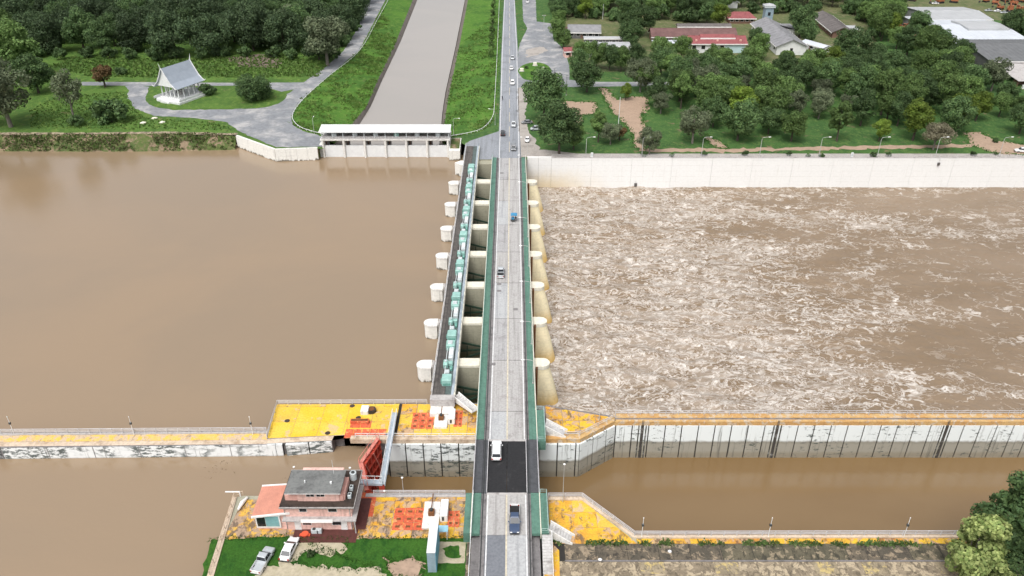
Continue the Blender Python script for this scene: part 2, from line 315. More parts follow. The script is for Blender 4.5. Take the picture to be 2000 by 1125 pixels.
def water(name, c1, c2, rough, rip, bstr, scale=.012):
    t = NT(name); p = t.pos()
    col = t.mix(t.smooth(t.noise(t.scl(p, (.6, 1, 1)), scale, 5, .55, .8), .35, .65), c1, c2)
    h = t.math('ADD', t.noise(t.scl(p, (1, 1.7, 1)), rip, 5, .6), t.math('MULTIPLY', t.noise(p, rip * .2, 4), 1.5))
    t.bump(h, bstr, .25)
    return t.fin(col, rough, .9)
water('water_upstream', (0.264, 0.188, 0.117), (0.240, 0.176, 0.114), .14, 1.1, .10)
water('water_canal', (0.31, 0.28, 0.25), (0.29, 0.265, 0.238), .12, .9, .05)
water('water_lock', (0.170, 0.106, 0.046), (0.190, 0.122, 0.056), .17, .7, .06, .03)
def rapids():
    t = NT('water_rapids'); p = t.pos()
    at_ = t.n.new('ShaderNodeAttribute'); at_.attribute_name = 'churn'; m = at_.outputs['Fac']
    def warp(v, sc, amp):
        q = t.noise(v, sc, 4, .6, col=True)
        w = t.n.new('ShaderNodeVectorMath'); w.operation = 'MULTIPLY_ADD'; t.l.new(q, w.inputs[0]); w.inputs[1].default_value = (amp, amp, 0); t.l.new(v, w.inputs[2]); return w.outputs[0]
    def strand(v, sc, det, w0, off):
        "curling foam threads: where a warped noise crosses its mean"
        a = t.noise(t.scl(v, (1, 1, 1)), sc, det, .58); d = t.math('ABSOLUTE', t.math('SUBTRACT', a, off)); return t.math('SUBTRACT', 1.0, t.smooth(d, 0.0, w0))
    pf = t.scl(p, (.72, 1.0, 0)); w1 = warp(pf, .11, 7.0); w2 = warp(w1, .5, 2.2); w3 = warp(w2, 1.5, .7)
    big = t.math('MAXIMUM', strand(w2, .085, 4, .013, .5), strand(w2, .12, 4, .012, .44)); mid_ = t.math('MAXIMUM', t.math('MAXIMUM', strand(w2, .20, 3, .020, .5), strand(w2, .24, 3, .017, .57)), strand(w2, .17, 3, .018, .43))
    fine = t.math('MAXIMUM', strand(w3, .42, 3, .032, .5), strand(w3, .36, 3, .026, .42))
    brk = t.smooth(t.noise(w2, .30, 5, .65), .40, .60); brk2 = t.ramp(t.noise(w3, .8, 4, .65), [(.34, .30), (.58, 1.0)])
    k0, k1, k2, k3 = t.smooth(m, -.1, .24), t.smooth(m, .12, .50), t.smooth(m, .36, .84), t.smooth(m, .60, 1.15)
    foam = t.math('MULTIPLY', t.math('MULTIPLY', big, brk), k0)
    foam = t.math('MAXIMUM', foam, t.math('MULTIPLY', t.math('MULTIPLY', mid_, brk2), k1))
    foam = t.math('MAXIMUM', foam, t.math('MULTIPLY', t.math('MULTIPLY', fine, brk2), t.math('MULTIPLY', k2, .88)))
    veil = t.smooth(t.noise(t.scl(w2, (.55, 1, 1)), .22, 7, .70), .40, .70)
    foam = t.math('MAXIMUM', foam, t.math('MULTIPLY', veil, t.math('MULTIPLY', k2, .34)))
    froth = t.smooth(t.noise(w3, .9, 7, .78), .44, .66)
    foam = t.math('MAXIMUM', foam, t.math('MULTIPLY', froth, t.math('MULTIPLY', k3, .45)))
    foam = t.math('MULTIPLY', foam, t.ramp(t.noise(p, 2.6, 4, .7), [(.3, .60), (.6, 1.0)]))
    col = t.mix(t.smooth(t.noise(t.scl(p, (.5, 1, 0)), .05, 5), .35, .65), (0.188, 0.132, 0.080), (0.225, 0.163, 0.106))
    col = t.mix(t.math('MULTIPLY', foam, .93), col, (0.74, 0.70, 0.655))
    h = t.math('ADD', t.noise(w2, .9, 6, .68), t.math('MULTIPLY', foam, .3))
    t.bump(h, .5, .45)
    return t.fin(col, t.ramp(foam, [(0, .24), (1, .8)]), .45)
rapids()

# ------------------------------------------------------------------ builders
def tag(o, label=None, cat=None, group=None, kind=None):
    if label: o['label'] = label
    if cat: o['category'] = cat
    if group: o['group'] = group
    if kind: o['kind'] = kind
    return o
def thing(name, label, cat, loc=(0, 0, 0), rotz=0.0, group=None):
    o = bpy.data.objects.new(name, None); C.objects.link(o); o.empty_display_size = .5
    o.location = loc; o.rotation_euler = (0, 0, rotz)
    return tag(o, label, cat, group)
def wloc(o):
    v = Vector(o.location)
    while o.parent: o = o.parent; v += Vector(o.location)
    return v
def put(name, me, parent=None, loc=(0, 0, 0), rotz=0.0):
    o = bpy.data.objects.new(name, me); C.objects.link(o); o.parent = parent; o.location = loc; o.rotation_euler = (0, 0, rotz); return o
def copy_tree(o, parent=None):
    c = o.copy(); C.objects.link(c); c.parent = parent
    for ch in [q for q in KIDS.get(o.name, [])]: KIDS.setdefault(c.name, []).append(copy_tree(ch, c))
    return c
KIDS = {}
def note_kids(root):
    for o in list(bpy.data.objects):
        if o.parent: 
            L = KIDS.setdefault(o.parent.name, [])
            if o not in L: L.append(o)

class MB:
    def __init__(s): s.v, s.f = [], []
    def add(s, vs, fs):
        b = len(s.v); s.v += [tuple(q) for q in vs]; s.f += [tuple(i + b for i in f) for f in fs]; return s
    def box(s, x0, x1, y0, y1, z0, z1):
        return s.add([(x0, y0, z0), (x1, y0, z0), (x1, y1, z0), (x0, y1, z0), (x0, y0, z1), (x1, y0, z1), (x1, y1, z1), (x0, y1, z1)],
                     [(0, 3, 2, 1), (4, 5, 6, 7), (0, 1, 5, 4), (1, 2, 6, 5), (2, 3, 7, 6), (3, 0, 4, 7)])
    def bbox(s, x0, x1, y0, y1, z0, z1, b=.06):
        "box with bevelled top and upright edges"
        def ring(z, i): return [(x0 + i + b, y0 + i, z), (x1 - i - b, y0 + i, z), (x1 - i, y0 + i + b, z), (x1 - i, y1 - i - b, z), (x1 - i - b, y1 - i, z), (x0 + i + b, y1 - i, z), (x0 + i, y1 - i - b, z), (x0 + i, y0 + i + b, z)]
        return s.loft([ring(z0, 0), ring(z1 - b, 0), ring(z1, b)])
    def prism(s, poly, z0, z1):
        a = sum(poly[i][0] * poly[(i + 1) % len(poly)][1] - poly[(i + 1) % len(poly)][0] * poly[i][1] for i in range(len(poly)))
        if a < 0: poly = poly[::-1]
        n = len(poly); f0 = (lambda q: z0(q) if callable(z0) else z0); f1 = (lambda q: z1(q) if callable(z1) else z1)
        vs = [(p[0], p[1], f0(p)) for p in poly] + [(p[0], p[1], f1(p)) for p in poly]
        tri = tessellate_polygon([[Vector((p[0], p[1], 0)) for p in poly]])
        fs = []
        for t in tri:
            (ax, ay), (bx, by), (cx, cy) = [poly[i][:2] for i in t]
            if (bx - ax) * (cy - ay) - (by - ay) * (cx - ax) < 0: t = t[::-1]
            fs.append(tuple(i + n for i in t)); fs.append(tuple(t[::-1]))
        fs += [(i, (i + 1) % n, (i + 1) % n + n, i + n) for i in range(n)]
        return s.add(vs, fs)
    def sheet(s, poly, z):
        tri = tessellate_polygon([[Vector((p[0], p[1], 0)) for p in poly]])
        fs = []
        for t in tri:
            (ax, ay), (bx, by), (cx, cy) = [poly[i][:2] for i in t]
            fs.append(t if (bx - ax) * (cy - ay) - (by - ay) * (cx - ax) > 0 else t[::-1])
        return s.add([(p[0], p[1], z(p) if callable(z) else z) for p in poly], fs)
    def loft(s, rings, cap=True):
        n = len(rings[0]); vs = [q for r in rings for q in r]; fs = []
        for k in range(len(rings) - 1):
            for i in range(n):
                j = (i + 1) % n; fs.append((k * n + i, k * n + j, (k + 1) * n + j, (k + 1) * n + i))
        if cap: fs.append(tuple(range(n))[::-1]); fs.append(tuple(range((len(rings) - 1) * n, len(rings) * n)))
        return s.add(vs, fs)
    def tube(s, pts, r, n=6):
        pts = [Vector(p) for p in pts]; rs = r if isinstance(r, (list, tuple)) else [r] * len(pts); rings = []
        for i, p in enumerate(pts):
            d = (pts[min(i + 1, len(pts) - 1)] - pts[max(i - 1, 0)]).normalized()
            a = d.cross(Vector((0, 0, 1)) if abs(d.z) < .9 else Vector((1, 0, 0))).normalized(); b = a.cross(d)
            rings.append([tuple(p + (a * math.cos(2 * math.pi * k / n) + b * -math.sin(2 * math.pi * k / n)) * -rs[i]) for k in range(n)])
        return s.loft([r_[::-1] for r_ in rings])
    def cyl(s, x, y, z0, z1, r, n=16, r1=None):
        r1 = r if r1 is None else r1
        return s.loft([[(x + q * math.cos(2 * math.pi * k / n), y + q * math.sin(2 * math.pi * k / n), z) for k in range(n)] for z, q in ((z0, r), (z1, r1))])
    def beam(s, p, q, w, h):
        "rectangular bar from p to q"
        p, q = Vector(p), Vector(q); d = (q - p).normalized()
        a = d.cross(Vector((0, 0, 1)) if abs(d.z) < .95 else Vector((1, 0, 0))).normalized() * (w / 2); b = a.cross(d).normalized() * (h / 2)
        R_ = lambda o: [tuple(o - a - b), tuple(o + a - b), tuple(o + a + b), tuple(o - a + b)]
        return s.loft([R_(p)[::-1], R_(q)[::-1]])
    def mesh(s, name, mat, smooth=False):
        me = bpy.data.meshes.new(name); me.from_pydata(s.v, [], s.f); me.materials.append(MATS[mat] if isinstance(mat, str) else mat)
        if smooth: me.polygons.foreach_set('use_smooth', [True] * len(me.polygons))
        me.update(); return me
    def build(s, name, mat, parent=None, local=False, smooth=False, **kw):
        if parent is not None and not local:
            L = wloc(parent); s.v = [(x - L.x, y - L.y, z - L.z) for x, y, z in s.v]
        o = put(name, s.mesh(name, mat, smooth), parent)
        return tag(o, **kw)

def clip_cell(poly, x0, x1, y0, y1):
    for ax, lim, sg in ((0, x0, 1), (0, x1, -1), (1, y0, 1), (1, y1, -1)):
        out = []
        for i in range(len(poly)):
            a, b = poly[i - 1], poly[i]; da, db = (a[ax] - lim) * sg, (b[ax] - lim) * sg
            if da >= 0: out.append(a)
            if (da > 0 > db) or (da < 0 < db): t = da / (da - db); out.append((a[0] + (b[0] - a[0]) * t, a[1] + (b[1] - a[1]) * t))
        poly = out
        if len(poly) < 3: return None
    return poly
def slabs(name, poly, z, mats, dx, dy, parent, gap=.05, thick=.12, seed=1):
    "floor laid as single slabs with open joints"
    g = random.Random(seed); xs_ = [p[0] for p in poly]; ys_ = [p[1] for p in poly]; x = min(xs_)
    while x < max(xs_):
        y = min(ys_)
        while y < max(ys_):
            c = clip_cell([tuple(p[:2]) for p in poly], x + gap, x + dx - gap, y + gap, y + dy - gap)
            if c:
                ar = abs(sum(c[i - 1][0] * c[i][1] - c[i][0] * c[i - 1][1] for i in range(len(c)))) / 2
                if ar > .3: MB().prism(c, z - thick, z + g.uniform(-.012, .012)).build(name, g.choice(mats), parent)
            y += dy
        x += dx
def dense(pts, step, jit=0.0, closed=True, seed=1):
    "polyline cut into short pieces with an uneven edge"
    r = random.Random(seed); out = []; n = len(pts)
    for i in range(n if closed else n - 1):
        a, b = Vector(pts[i][:2]), Vector(pts[(i + 1) % n][:2]); k = max(1, int((b - a).length / step))
        for j in range(k):
            p = a.lerp(b, j / k)
            if jit: p += Vector((r.gauss(0, jit), r.gauss(0, jit)))
            out.append((p.x, p.y))
    if not closed: out.append(tuple(pts[-1][:2]))
    return out
def pix(pts, z): return [at2(x, y, z) for x, y in pts]
def catmull(pts, k=6):
    out = []; n = len(pts)
    for i in range(n - 1):
        p0, p1, p2, p3 = [Vector(pts[min(max(j, 0), n - 1)]) for j in (i - 1, i, i + 1, i + 2)]
        for s_ in range(k):
            t = s_ / k
            out.append(tuple(.5 * (2 * p1 + (p2 - p0) * t + (2 * p0 - 5 * p1 + 4 * p2 - p3) * t * t + (3 * p1 - p0 - 3 * p2 + p3) * t ** 3)))
    out.append(tuple(pts[-1])); return out

def perlin(x, y, seed=0):
    rg = np.random.RandomState(seed); p = rg.permutation(256); p = np.concatenate([p, p]); ang = rg.rand(256) * 2 * np.pi
    xi, yi = np.floor(x).astype(int), np.floor(y).astype(int); xf, yf = x - xi, y - yi
    u, v = xf ** 3 * (xf * (xf * 6 - 15) + 10), yf ** 3 * (yf * (yf * 6 - 15) + 10)
    def g(i, j):
        h = ang[p[(p[(xi + i) & 255] + yi + j) & 255]]; return np.cos(h) * (xf - i) + np.sin(h) * (yf - j)
    a = g(0, 0) * (1 - u) + g(1, 0) * u; b = g(0, 1) * (1 - u) + g(1, 1) * u
    return a * (1 - v) + b * v
def fbm(x, y, o=4, seed=0):
    s_ = 0; a = 1.0
    for k in range(o): s_ = s_ + a * perlin(x, y, seed + k); x = x * 2.03; y = y * 2.03; a *= .5
    return s_

# ------------------------------------------------------------------ layout lines in plan
DL, DR = -7.0, 4.85                         # bridge edges
RL, RR = -4.55, 2.65                        # carriageway edges
Y_END = 270.0                               # far end of the bridge
PITCHY, PIER0, NP = 17.3, 146.3, 7
LOCK_N, LOCK_F = 107.3, 121.6               # lock chamber, near and far wall faces
WALL_Y = 270.8                              # far retaining wall face

# canal lines: crest, lining top, water edge (left and right)
def canal_line(pts, z, end_dir=True):
    q = [Vector(at2(x, y, z)) for x, y in pts]; d = (q[0] - q[1]).normalized()
    q = [q[0] + d * 330] + q
    return [tuple(v) for v in q]
def resample(pl, n):
    pl = [Vector(p) for p in pl]; L = [0]
    for a, b in zip(pl, pl[1:]): L.append(L[-1] + (b - a).length)
    out = []
    for k in range(n):
        t = L[-1] * k / (n - 1); i = max(j for j in range(len(L)) if L[j] <= t + 1e-9); i = min(i, len(pl) - 2)
        out.append(pl[i].lerp(pl[i + 1], (t - L[i]) / max(1e-6, L[i + 1] - L[i])))
    return out
REG_X0, REG_X1 = at(634, 307, ZU).x, at(876, 307, ZU).x
REG_Y = at(755, 307, ZU).y                  # upstream face of the canal intake
REG_B = REG_Y + 9.0
CLc = catmull([Vector((*p, 0)) for p in canal_line([(757, 0), (735, 40), (700, 100), (640, 150), (595, 190), (572, 218), (570, 236), (588, 252), (630, 264)], ZG)], 5)
CLl = canal_line([(806, 0), (774, 80), (736, 160), (716, 208), (692, 236), (672, 246)], ZG - 2.6)
CLw = canal_line([(815, 0), (783, 80), (745, 160), (724, 208), (704, 240), (690, 252)], ZC)
CRc = catmull([Vector((*p, 0)) for p in canal_line([(978, 0), (976, 60), (973, 140), (970, 200), (967, 228), (950, 250), (925, 260), (880, 268)], ZG)], 5)
CRl = canal_line([(914, 0), (897, 90), (878, 180), (871, 220), (873, 246)], ZG - 2.6)
CRw = canal_line([(908, 0), (890, 90), (870, 180), (864, 220), (866, 250)], ZC)
CLc = [p[:2] for p in CLc]; CRc = [p[:2] for p in CRc]
CLl[-1] = (CLl[-1][0], REG_B + .2); CLw[-1] = (CLw[-1][0], REG_B + .2); CRl[-1] = (CRl[-1][0], REG_B + .2); CRw[-1] = (CRw[-1][0], REG_B + .2)

# ------------------------------------------------------------------ ground
BK = [(-400, 262), (0, 262), (200, 262), (330, 260), (462, 262)]
QL = [at2(462, 266, ZG), at2(537, 293, ZG), at2(634, 290, ZG)]     # left quay wall line
left_pts = [(-700, 900)] + [tuple(p) for p in CLc] + [(CLc[-1][0], REG_Y + 1.0), QL[2], QL[1], QL[0]] + [at2(x, y, ZG) for x, y in BK[::-1]] + [(-700, at2(0, 262, ZG)[1])]
left_pts[0] = (-700, CLc[0][1])
m = MB(); m.sheet(left_pts, ZG); m.build('ground_west', 'grass_far', kind='structure')
WR = [(DR + .6, WALL_Y + .6), (900, WALL_Y + .6)]
right_pts = [tuple(p) for p in CRc] + [(-17.5, REG_Y + 1), (-17.5, Y_END), (DR + .6, Y_END), WR[0], WR[1], (900, CRc[0][1])]
m = MB(); m.sheet(right_pts, ZG); m.build('ground_east', 'grass_park', kind='structure')
mtn = MB(); mtn.sheet([(-3000, 600), (3000, 600), (3000, 3500), (-3000, 3500)], ZG - 5.5); mtn.build('ground_beyond', 'grass_far', kind='structure')

def bank(name, A, B, z0, z1, mat, n=90, rows=7, bumpy=.35, seed=3):
    "sloping strip between two plan lines, with uneven relief"
    A, B = resample(A, n), resample(B, n); vs = []; fs = []
    for i in range(n):
        for j in range(rows + 1):
            t = j / rows; p = A[i].lerp(B[i], t)
            w = 0 if j in (0, rows) else float(fbm(np.array([p.x * .13]), np.array([p.y * .13]), 3, seed)[0]) * bumpy
            vs.append((p.x, p.y, z0 + (z1 - z0) * (t * t * .35 + t * .65) + w))
    for i in range(n - 1):
        for j in range(rows):
            a = i * (rows + 1) + j; fs.append((a, a + 1, a + rows + 2, a + rows + 1))
    m = MB(); m.add(vs, fs); me = m.mesh(name, mat, True)
    o = put(name, me); import bmesh
    bm = bmesh.new(); bm.from_mesh(me)
    if sum(f.normal.z for f in bm.faces) < 0: bmesh.ops.reverse_faces(bm, faces=bm.faces)
    bm.to_mesh(me); bm.free()
    return tag(o, kind='structure')
bank('canal_bank_west', CLc, CLl, ZG, ZG - 2.6, 'grass_canal')
bank('canal_lining_west', CLl, CLw, ZG - 2.6, ZC - .6, 'lining', 80, 2, .1)
bank('canal_bank_east', CRc, CRl, ZG, ZG - 2.6, 'grass_canal', seed=9)
bank('canal_lining_east', CRl, CRw, ZG - 2.6, ZC - .6, 'lining', 80, 2, .1)
bw = [at2(x, y, ZU) for x, y in ((-400, 296), (0, 296), (200, 297), (330, 296), (459, 293))]
bank('river_bank', [at2(x, y, ZG) for x, y in BK], bw, ZG, ZU - .3, 'bank_rough', 260, 9, .7, 5)

# ------------------------------------------------------------------ water
GT = at2(704, 914, -1.0)                    # meeting point of the lock gate leaves
GF = at2(741, 862, -1.6); GN = at2(712, 984, -1.6)
GTx = GF[0] - 2.6
m = MB(); m.sheet([(-700, 20), (GF[0], 20), (GF[0], LOCK_N), (GTx, (LOCK_N + LOCK_F) / 2), (GF[0], LOCK_F), (GF[0], 126), (-14.2, 126), (-14.2, REG_Y + 2), (REG_X0 - 2, REG_Y + 2), (REG_X0 - 2, REG_Y + 16), (-700, REG_Y + 16)], ZU)
m.build('river_water', 'water_upstream', kind='structure')
m = MB(); m.sheet([p for p in CLw] + [(CLw[-1][0], REG_Y + .5), (CRw[-1][0], REG_Y + .5)] + [p for p in CRw[::-1]], ZC); m.build('canal_water', 'water_canal', kind='structure')
m = MB(); m.sheet([(GTx - .2, (LOCK_N + LOCK_F) / 2), (GF[0], LOCK_N - .5), (GF[0], LOCK_N - 1.5), (5, LOCK_N - 1.5), (5, 60), (900, 60), (900, at(1203, 822, ZP).y + .2), (20, at(1203, 822, ZP).y + .2), (8, LOCK_F + 2.5), (GF[0], LOCK_F + 2.5), (GF[0], LOCK_F + .4)], ZD)
m.build('lock_water', 'water_lock', kind='structure')
# rough water below the dam: a displaced sheet
nx, ny = 520, 300
gx = np.concatenate([np.linspace(-13.5, 150, 400), np.linspace(151, 900, 120)]); gy = np.linspace(at(1203, 822, ZP).y + .8, WALL_Y + .4, ny)
X, Y = np.meshgrid(gx, gy)
am = np.clip(1.15 - X / 130, .22, 1.0)
Zw = fbm(X * .10, Y * .17, 5, 21) * 1.0 * am + np.abs(fbm(X * .22, Y * .3, 3, 40)) * .6 * am + fbm(X * .7, Y * .9, 2, 60) * .12
Zw = ZD + Zw - .15; Zw = np.minimum(Zw, ZD + 1.6)
vs = np.stack([X, Y, Zw], -1).reshape(-1, 3)
ii = np.arange(nx * ny).reshape(ny, nx)
fs = np.stack([ii[:-1, :-1], ii[:-1, 1:], ii[1:, 1:], ii[1:, :-1]], -1).reshape(-1, 4)
def np_mesh(name, vs, fs, mat, smooth=False):
    me = bpy.data.meshes.new(name); nf, k = fs.shape
    me.vertices.add(len(vs)); me.vertices.foreach_set('co', vs.astype(np.float32).ravel())
    me.loops.add(nf * k); me.loops.foreach_set('vertex_index', fs.astype(np.int32).ravel())
    me.polygons.add(nf); me.polygons.foreach_set('loop_start', np.arange(0, nf * k, k, dtype=np.int32))
    me.update(calc_edges=True); me.validate()
    if smooth: me.polygons.foreach_set('use_smooth', np.ones(nf, dtype=bool))
    me.materials.append(MATS[mat]); return me
# how strongly the water churns: full below the gates, thinning downstream in tongues along the flow
def gauss(px, py, rx, ry, tilt=0.0):
    c = at(px, py, ZD); dx, dy = X - c.x, Y - c.y; a, b = dx * math.cos(tilt) + dy * math.sin(tilt), -dx * math.sin(tilt) + dy * math.cos(tilt)
    return np.exp(-(a / rx) ** 2 - (b / ry) ** 2)
wx = X + fbm(X * .03, Y * .04, 4, 71) * 16; wy = Y + fbm(X * .05, Y * .05, 4, 81) * 7
D = .80 - .50 / (1 + np.exp(-(wx - 72) / 9.0)) - .16 / (1 + np.exp(-(wx - 125) / 14.0))
D = D + fbm(wx * .022, wy * .075, 5, 91) * .42 + fbm(wx * .10, wy * .16, 4, 95) * .20
D = D + .34 * gauss(1500, 418, 46, 4.0, -.03) + .26 * gauss(1850, 448, 40, 3.2, -.05) + .22 * gauss(1420, 540, 14, 16, .5) + .34 * gauss(1560, 770, 34, 5.5, .22) + .25 * gauss(1800, 740, 26, 4, -.25) + .22 * gauss(1640, 610, 20, 4, -.12) + .2 * gauss(1750, 600, 10, 3)
D = D - .42 * gauss(1450, 452, 26, 5.0, -.04) - .30 * gauss(1850, 400, 60, 6) - .22 * gauss(1800, 690, 30, 9) - .18 * gauss(1900, 540, 40, 12)
for k in range(NP + 1): D = D + .28 * np.exp(-((X - 15) / 9) ** 2 - ((Y - (PIER0 - 8.6 + PITCHY * k)) / 5.0) ** 2)
me_r = np_mesh('river_rapids', vs, fs, 'water_rapids', True)
at_r = me_r.attributes.new('churn', 'FLOAT', 'POINT'); at_r.data.foreach_set('value', np.clip(D, 0, 1.3).astype(np.float32).ravel())
tag(put('river_rapids', me_r), kind='structure')

# ------------------------------------------------------------------ far roads, paths and bare ground (sheets a few mm apart)
def sheet(name, pts, mat, lift, jit=0.0, step=2.0, z=ZG, seed=1, curve=False):
    p = pix(pts, z)
    if curve: p = [q[:2] for q in catmull([Vector((*a, 0)) for a in p + [p[0]]], 5)][:-1]
    m = MB(); m.sheet(dense(p, step, jit, True, seed), z + lift); return m.build(name, mat, kind='structure')
sheet('service_road', [(716, -10), (702, 50), (672, 98), (640, 128), (600, 156), (572, 176), (540, 206), (558, 236), (575, 252), (569, 234), (573, 216), (596, 189), (641, 149), (702, 98), (758, -10)], 'plaza_asphalt', .03, .12)
sheet('plaza_west', [(478, 262), (440, 238), (370, 230), (300, 226), (264, 212), (250, 190), (252, 176), (244, 168), (270, 166), (292, 170), (284, 190), (300, 207), (340, 215), (440, 214), (500, 212), (540, 196), (575, 176), (560, 215), (565, 240), (590, 256), (632, 268), (634, 286), (540, 288)], 'plaza_asphalt', .045, .25)
sheet('lane_west', [(160, 160), (330, 161), (470, 162), (600, 161), (578, 174), (545, 180), (470, 168), (330, 168), (160, 167)], 'plaza_asphalt', .06, .1)
sheet('bank_footpath', [(-60, 259), (150, 259), (330, 257), (462, 260), (462, 264), (330, 261), (150, 263), (-60, 263)], 'yard_soil', .03, .3)
sheet('plaza_east', [(1012, 100), (1016, 84), (1030, 55), (1022, 40), (1020, -6), (1046, -6), (1048, 42), (1078, 46), (1080, 75), (1104, 100), (1112, 130), (1112, 156), (1170, 160), (1300, 160), (1420, 162), (1420, 170), (1300, 168), (1180, 169), (1110, 170), (1060, 166), (1012, 176)], 'plaza_asphalt', .03, .1)
sheet('dirt_verge', [(1024, 98), (1056, 90), (1068, 98), (1052, 108), (1028, 112)], 'gravel_path', .05, .8)
sheet('road_shoulder', [(1010, 172), (1034, 168), (1034, 190), (1024, 220), (1030, 250), (1062, 300), (1034, 306), (1014, 306)], 'gravel_path', .05, .35)
sheet('bare_earth', [(1100, 197), (1165, 200), (1163, 222), (1136, 226), (1134, 256), (1118, 232), (1106, 226)], 'dirt', .03, .55)
sheet('bare_earth', [(1192, 212), (1170, 172), (1182, 172), (1206, 196), (1236, 188), (1266, 190), (1264, 214), (1254, 226), (1262, 258), (1258, 292), (1238, 288), (1236, 262), (1212, 232), (1200, 226)], 'dirt', .034, .55, seed=4)
sheet('bare_earth', [(1372, 262), (1384, 266), (1424, 288), (1404, 290), (1380, 276)], 'dirt', .038, .55, seed=5)
sheet('bare_earth', [(1885, 258), (1912, 258), (1945, 274), (2010, 284), (2010, 304), (1940, 298), (1898, 284)], 'dirt', .042, .55, seed=6)
sheet('earth_path', [(1250, 291), (1420, 291), (1700, 285), (1900, 282), (1900, 288), (1700, 291), (1420, 297), (1250, 296)], 'dirt', .046, .55, seed=8)
sheet('town_yard', [(1086, -6), (1700, -6), (1692, 50), (1724, 100), (1690, 122), (1560, 128), (1440, 138), (1260, 140), (1122, 140), (1108, 96), (1084, 60)], 'town_ground', .03, .8, seed=9)
sheet('works_yard', [(1690, -20), (2300, -20), (2300, 60), (1960, 40), (1790, 36), (1700, 20)], 'town_ground', .036, .8, seed=10)
sheet('grass_islet', [(1011, 138), (1022, 127), (1046, 122), (1068, 127), (1077, 140), (1066, 153), (1046, 157), (1022, 154)], 'grass_canal', .07, .05, curve=True)
sheet('grass_islet', [(284, 196), (292, 180), (330, 170), (420, 168), (500, 168), (545, 178), (560, 186), (548, 200), (510, 211), (430, 213), (330, 213), (296, 206)], 'grass_far', .08, .1, seed=3, curve=True)
sheet('rubble_ground', [(440, 112), (520, 106), (552, 118), (540, 132), (470, 130)], 'rubble', .03, .8)
# carriageway beyond the bridge, ramping down from the deck
zr = lambda p: max(ZG + .05, .0 - (p[1] - Y_END) * .02)
ra = [(RL - .3, Y_END)] + [at2(x, y, ZG) for x, y in ((977, 200), (980, 100), (985, 0), (987, -30))]
rb = [(RR + .3, Y_END)] + [at2(x, y, ZG) for x, y in ((1013, 200), (1011, 100), (1005, 0), (1004, -30))]
RA, RB = resample(ra, 60), resample(rb, 60)
m = MB(); n = len(RA)
vs = []; 
for a, b in zip(RA, RB): vs += [(a.x - .5, a.y, ZG - .1), (a.x, a.y, zr(a)), (b.x, b.y, zr(b)), (b.x + .5, b.y, ZG - .1)]
m.add(vs, [(i * 4 + j, i * 4 + j + 1, i * 4 + j + 5, i * 4 + j + 4)[::-1] for i in range(n - 1) for j in range(3)])
m.build('approach_road', 'far_asphalt', kind='structure')
def road_line(name, t, w, mat, dash=None, lift=.02):
    pts = [a.lerp(b, t) for a, b in zip(RA, RB)]; m = MB()
    for i in range(n - 1):
        if dash and i % dash == 0: continue
        a, b = pts[i], pts[i + 1]
        m.add([(a.x - w, a.y, zr(a) + lift), (a.x + w, a.y, zr(a) + lift), (b.x + w, b.y, zr(b) + lift), (b.x - w, b.y, zr(b) + lift)], [(0, 1, 2, 3)])
    m.build(name, mat, kind='structure')
road_line('edge_marking', .04, .12, 'line_white'); road_line('edge_marking', .95, .12, 'line_white'); road_line('centre_marking', .5, .10, 'line_yellow', 3)
m = MB(); m.sheet([(-17.5, REG_Y + 2), (RL - .4, REG_Y + 4), (RL - .4, 300), (-9, 296), (-16, 289)], ZG + .06); m.build('forecourt', 'far_asphalt', kind='structure')
m = MB(); m.sheet([(-17.5, Y_END), (RL - .4, Y_END), (RL - .4, REG_Y + 4), (-17.5, REG_Y + 2)], ZG + .05); m.build('abutment_apron', 'far_asphalt', kind='structure')
m = MB(); m.sheet([(DR + 1, WALL_Y + .8), (900, WALL_Y + .8), (900, WALL_Y + 5), (24, WALL_Y + 5), (12, WALL_Y + 9), (DR + 1, WALL_Y + 9)], ZG + .03); m.build('riverside_path', 'gravel_path', kind='structure')

# ------------------------------------------------------------------ the dam and its road bridge
dam = thing('dam_bridge', 'long concrete dam bridge with green sidewalks crossing the brown river', 'bridge', (-1, 200, ZD))
joints = [60, 84.5, 95.6, 105.3, 119.6, 128.4] + [PIER0 + PITCHY * k for k in range(NP)] + [Y_END]
roadm = ['road_concrete', 'road_concrete_warm', 'road_concrete_pale']
MID = -.95
for i in range(len(joints) - 1):
    y0, y1 = joints[i] + .05, joints[i + 1] - .05
    lift = (i == 3)
    for k, (x0, x1) in enumerate(((RL, MID - .03), (MID + .03, RR))):
        mt = 'dark_deck' if lift else ('patch_asphalt' if (i < 2 and k == 0) else 'road_concrete_pale' if i < 2 else roadm[(i * 2 + k * (1 + i)) % 3])
        d = .015 * ((i * 7 + k * 3) % 3)
        MB().box(x0, x1, y0, y1, -.6 if lift else -1.1, 0 - (.06 if lift else d * .3)).build('deck_slab', mt, dam)
    if y1 > 121 or lift:
        MB().box(DL + .15, RL, y0, y1, -.95, -.35).build('edge_girder', 'dark_side' if lift else 'gutter', dam)
        MB().box(RR, DR - .15, y0, y1, -.95, -.35).build('edge_girder', 'dark_side' if lift else 'gutter', dam)
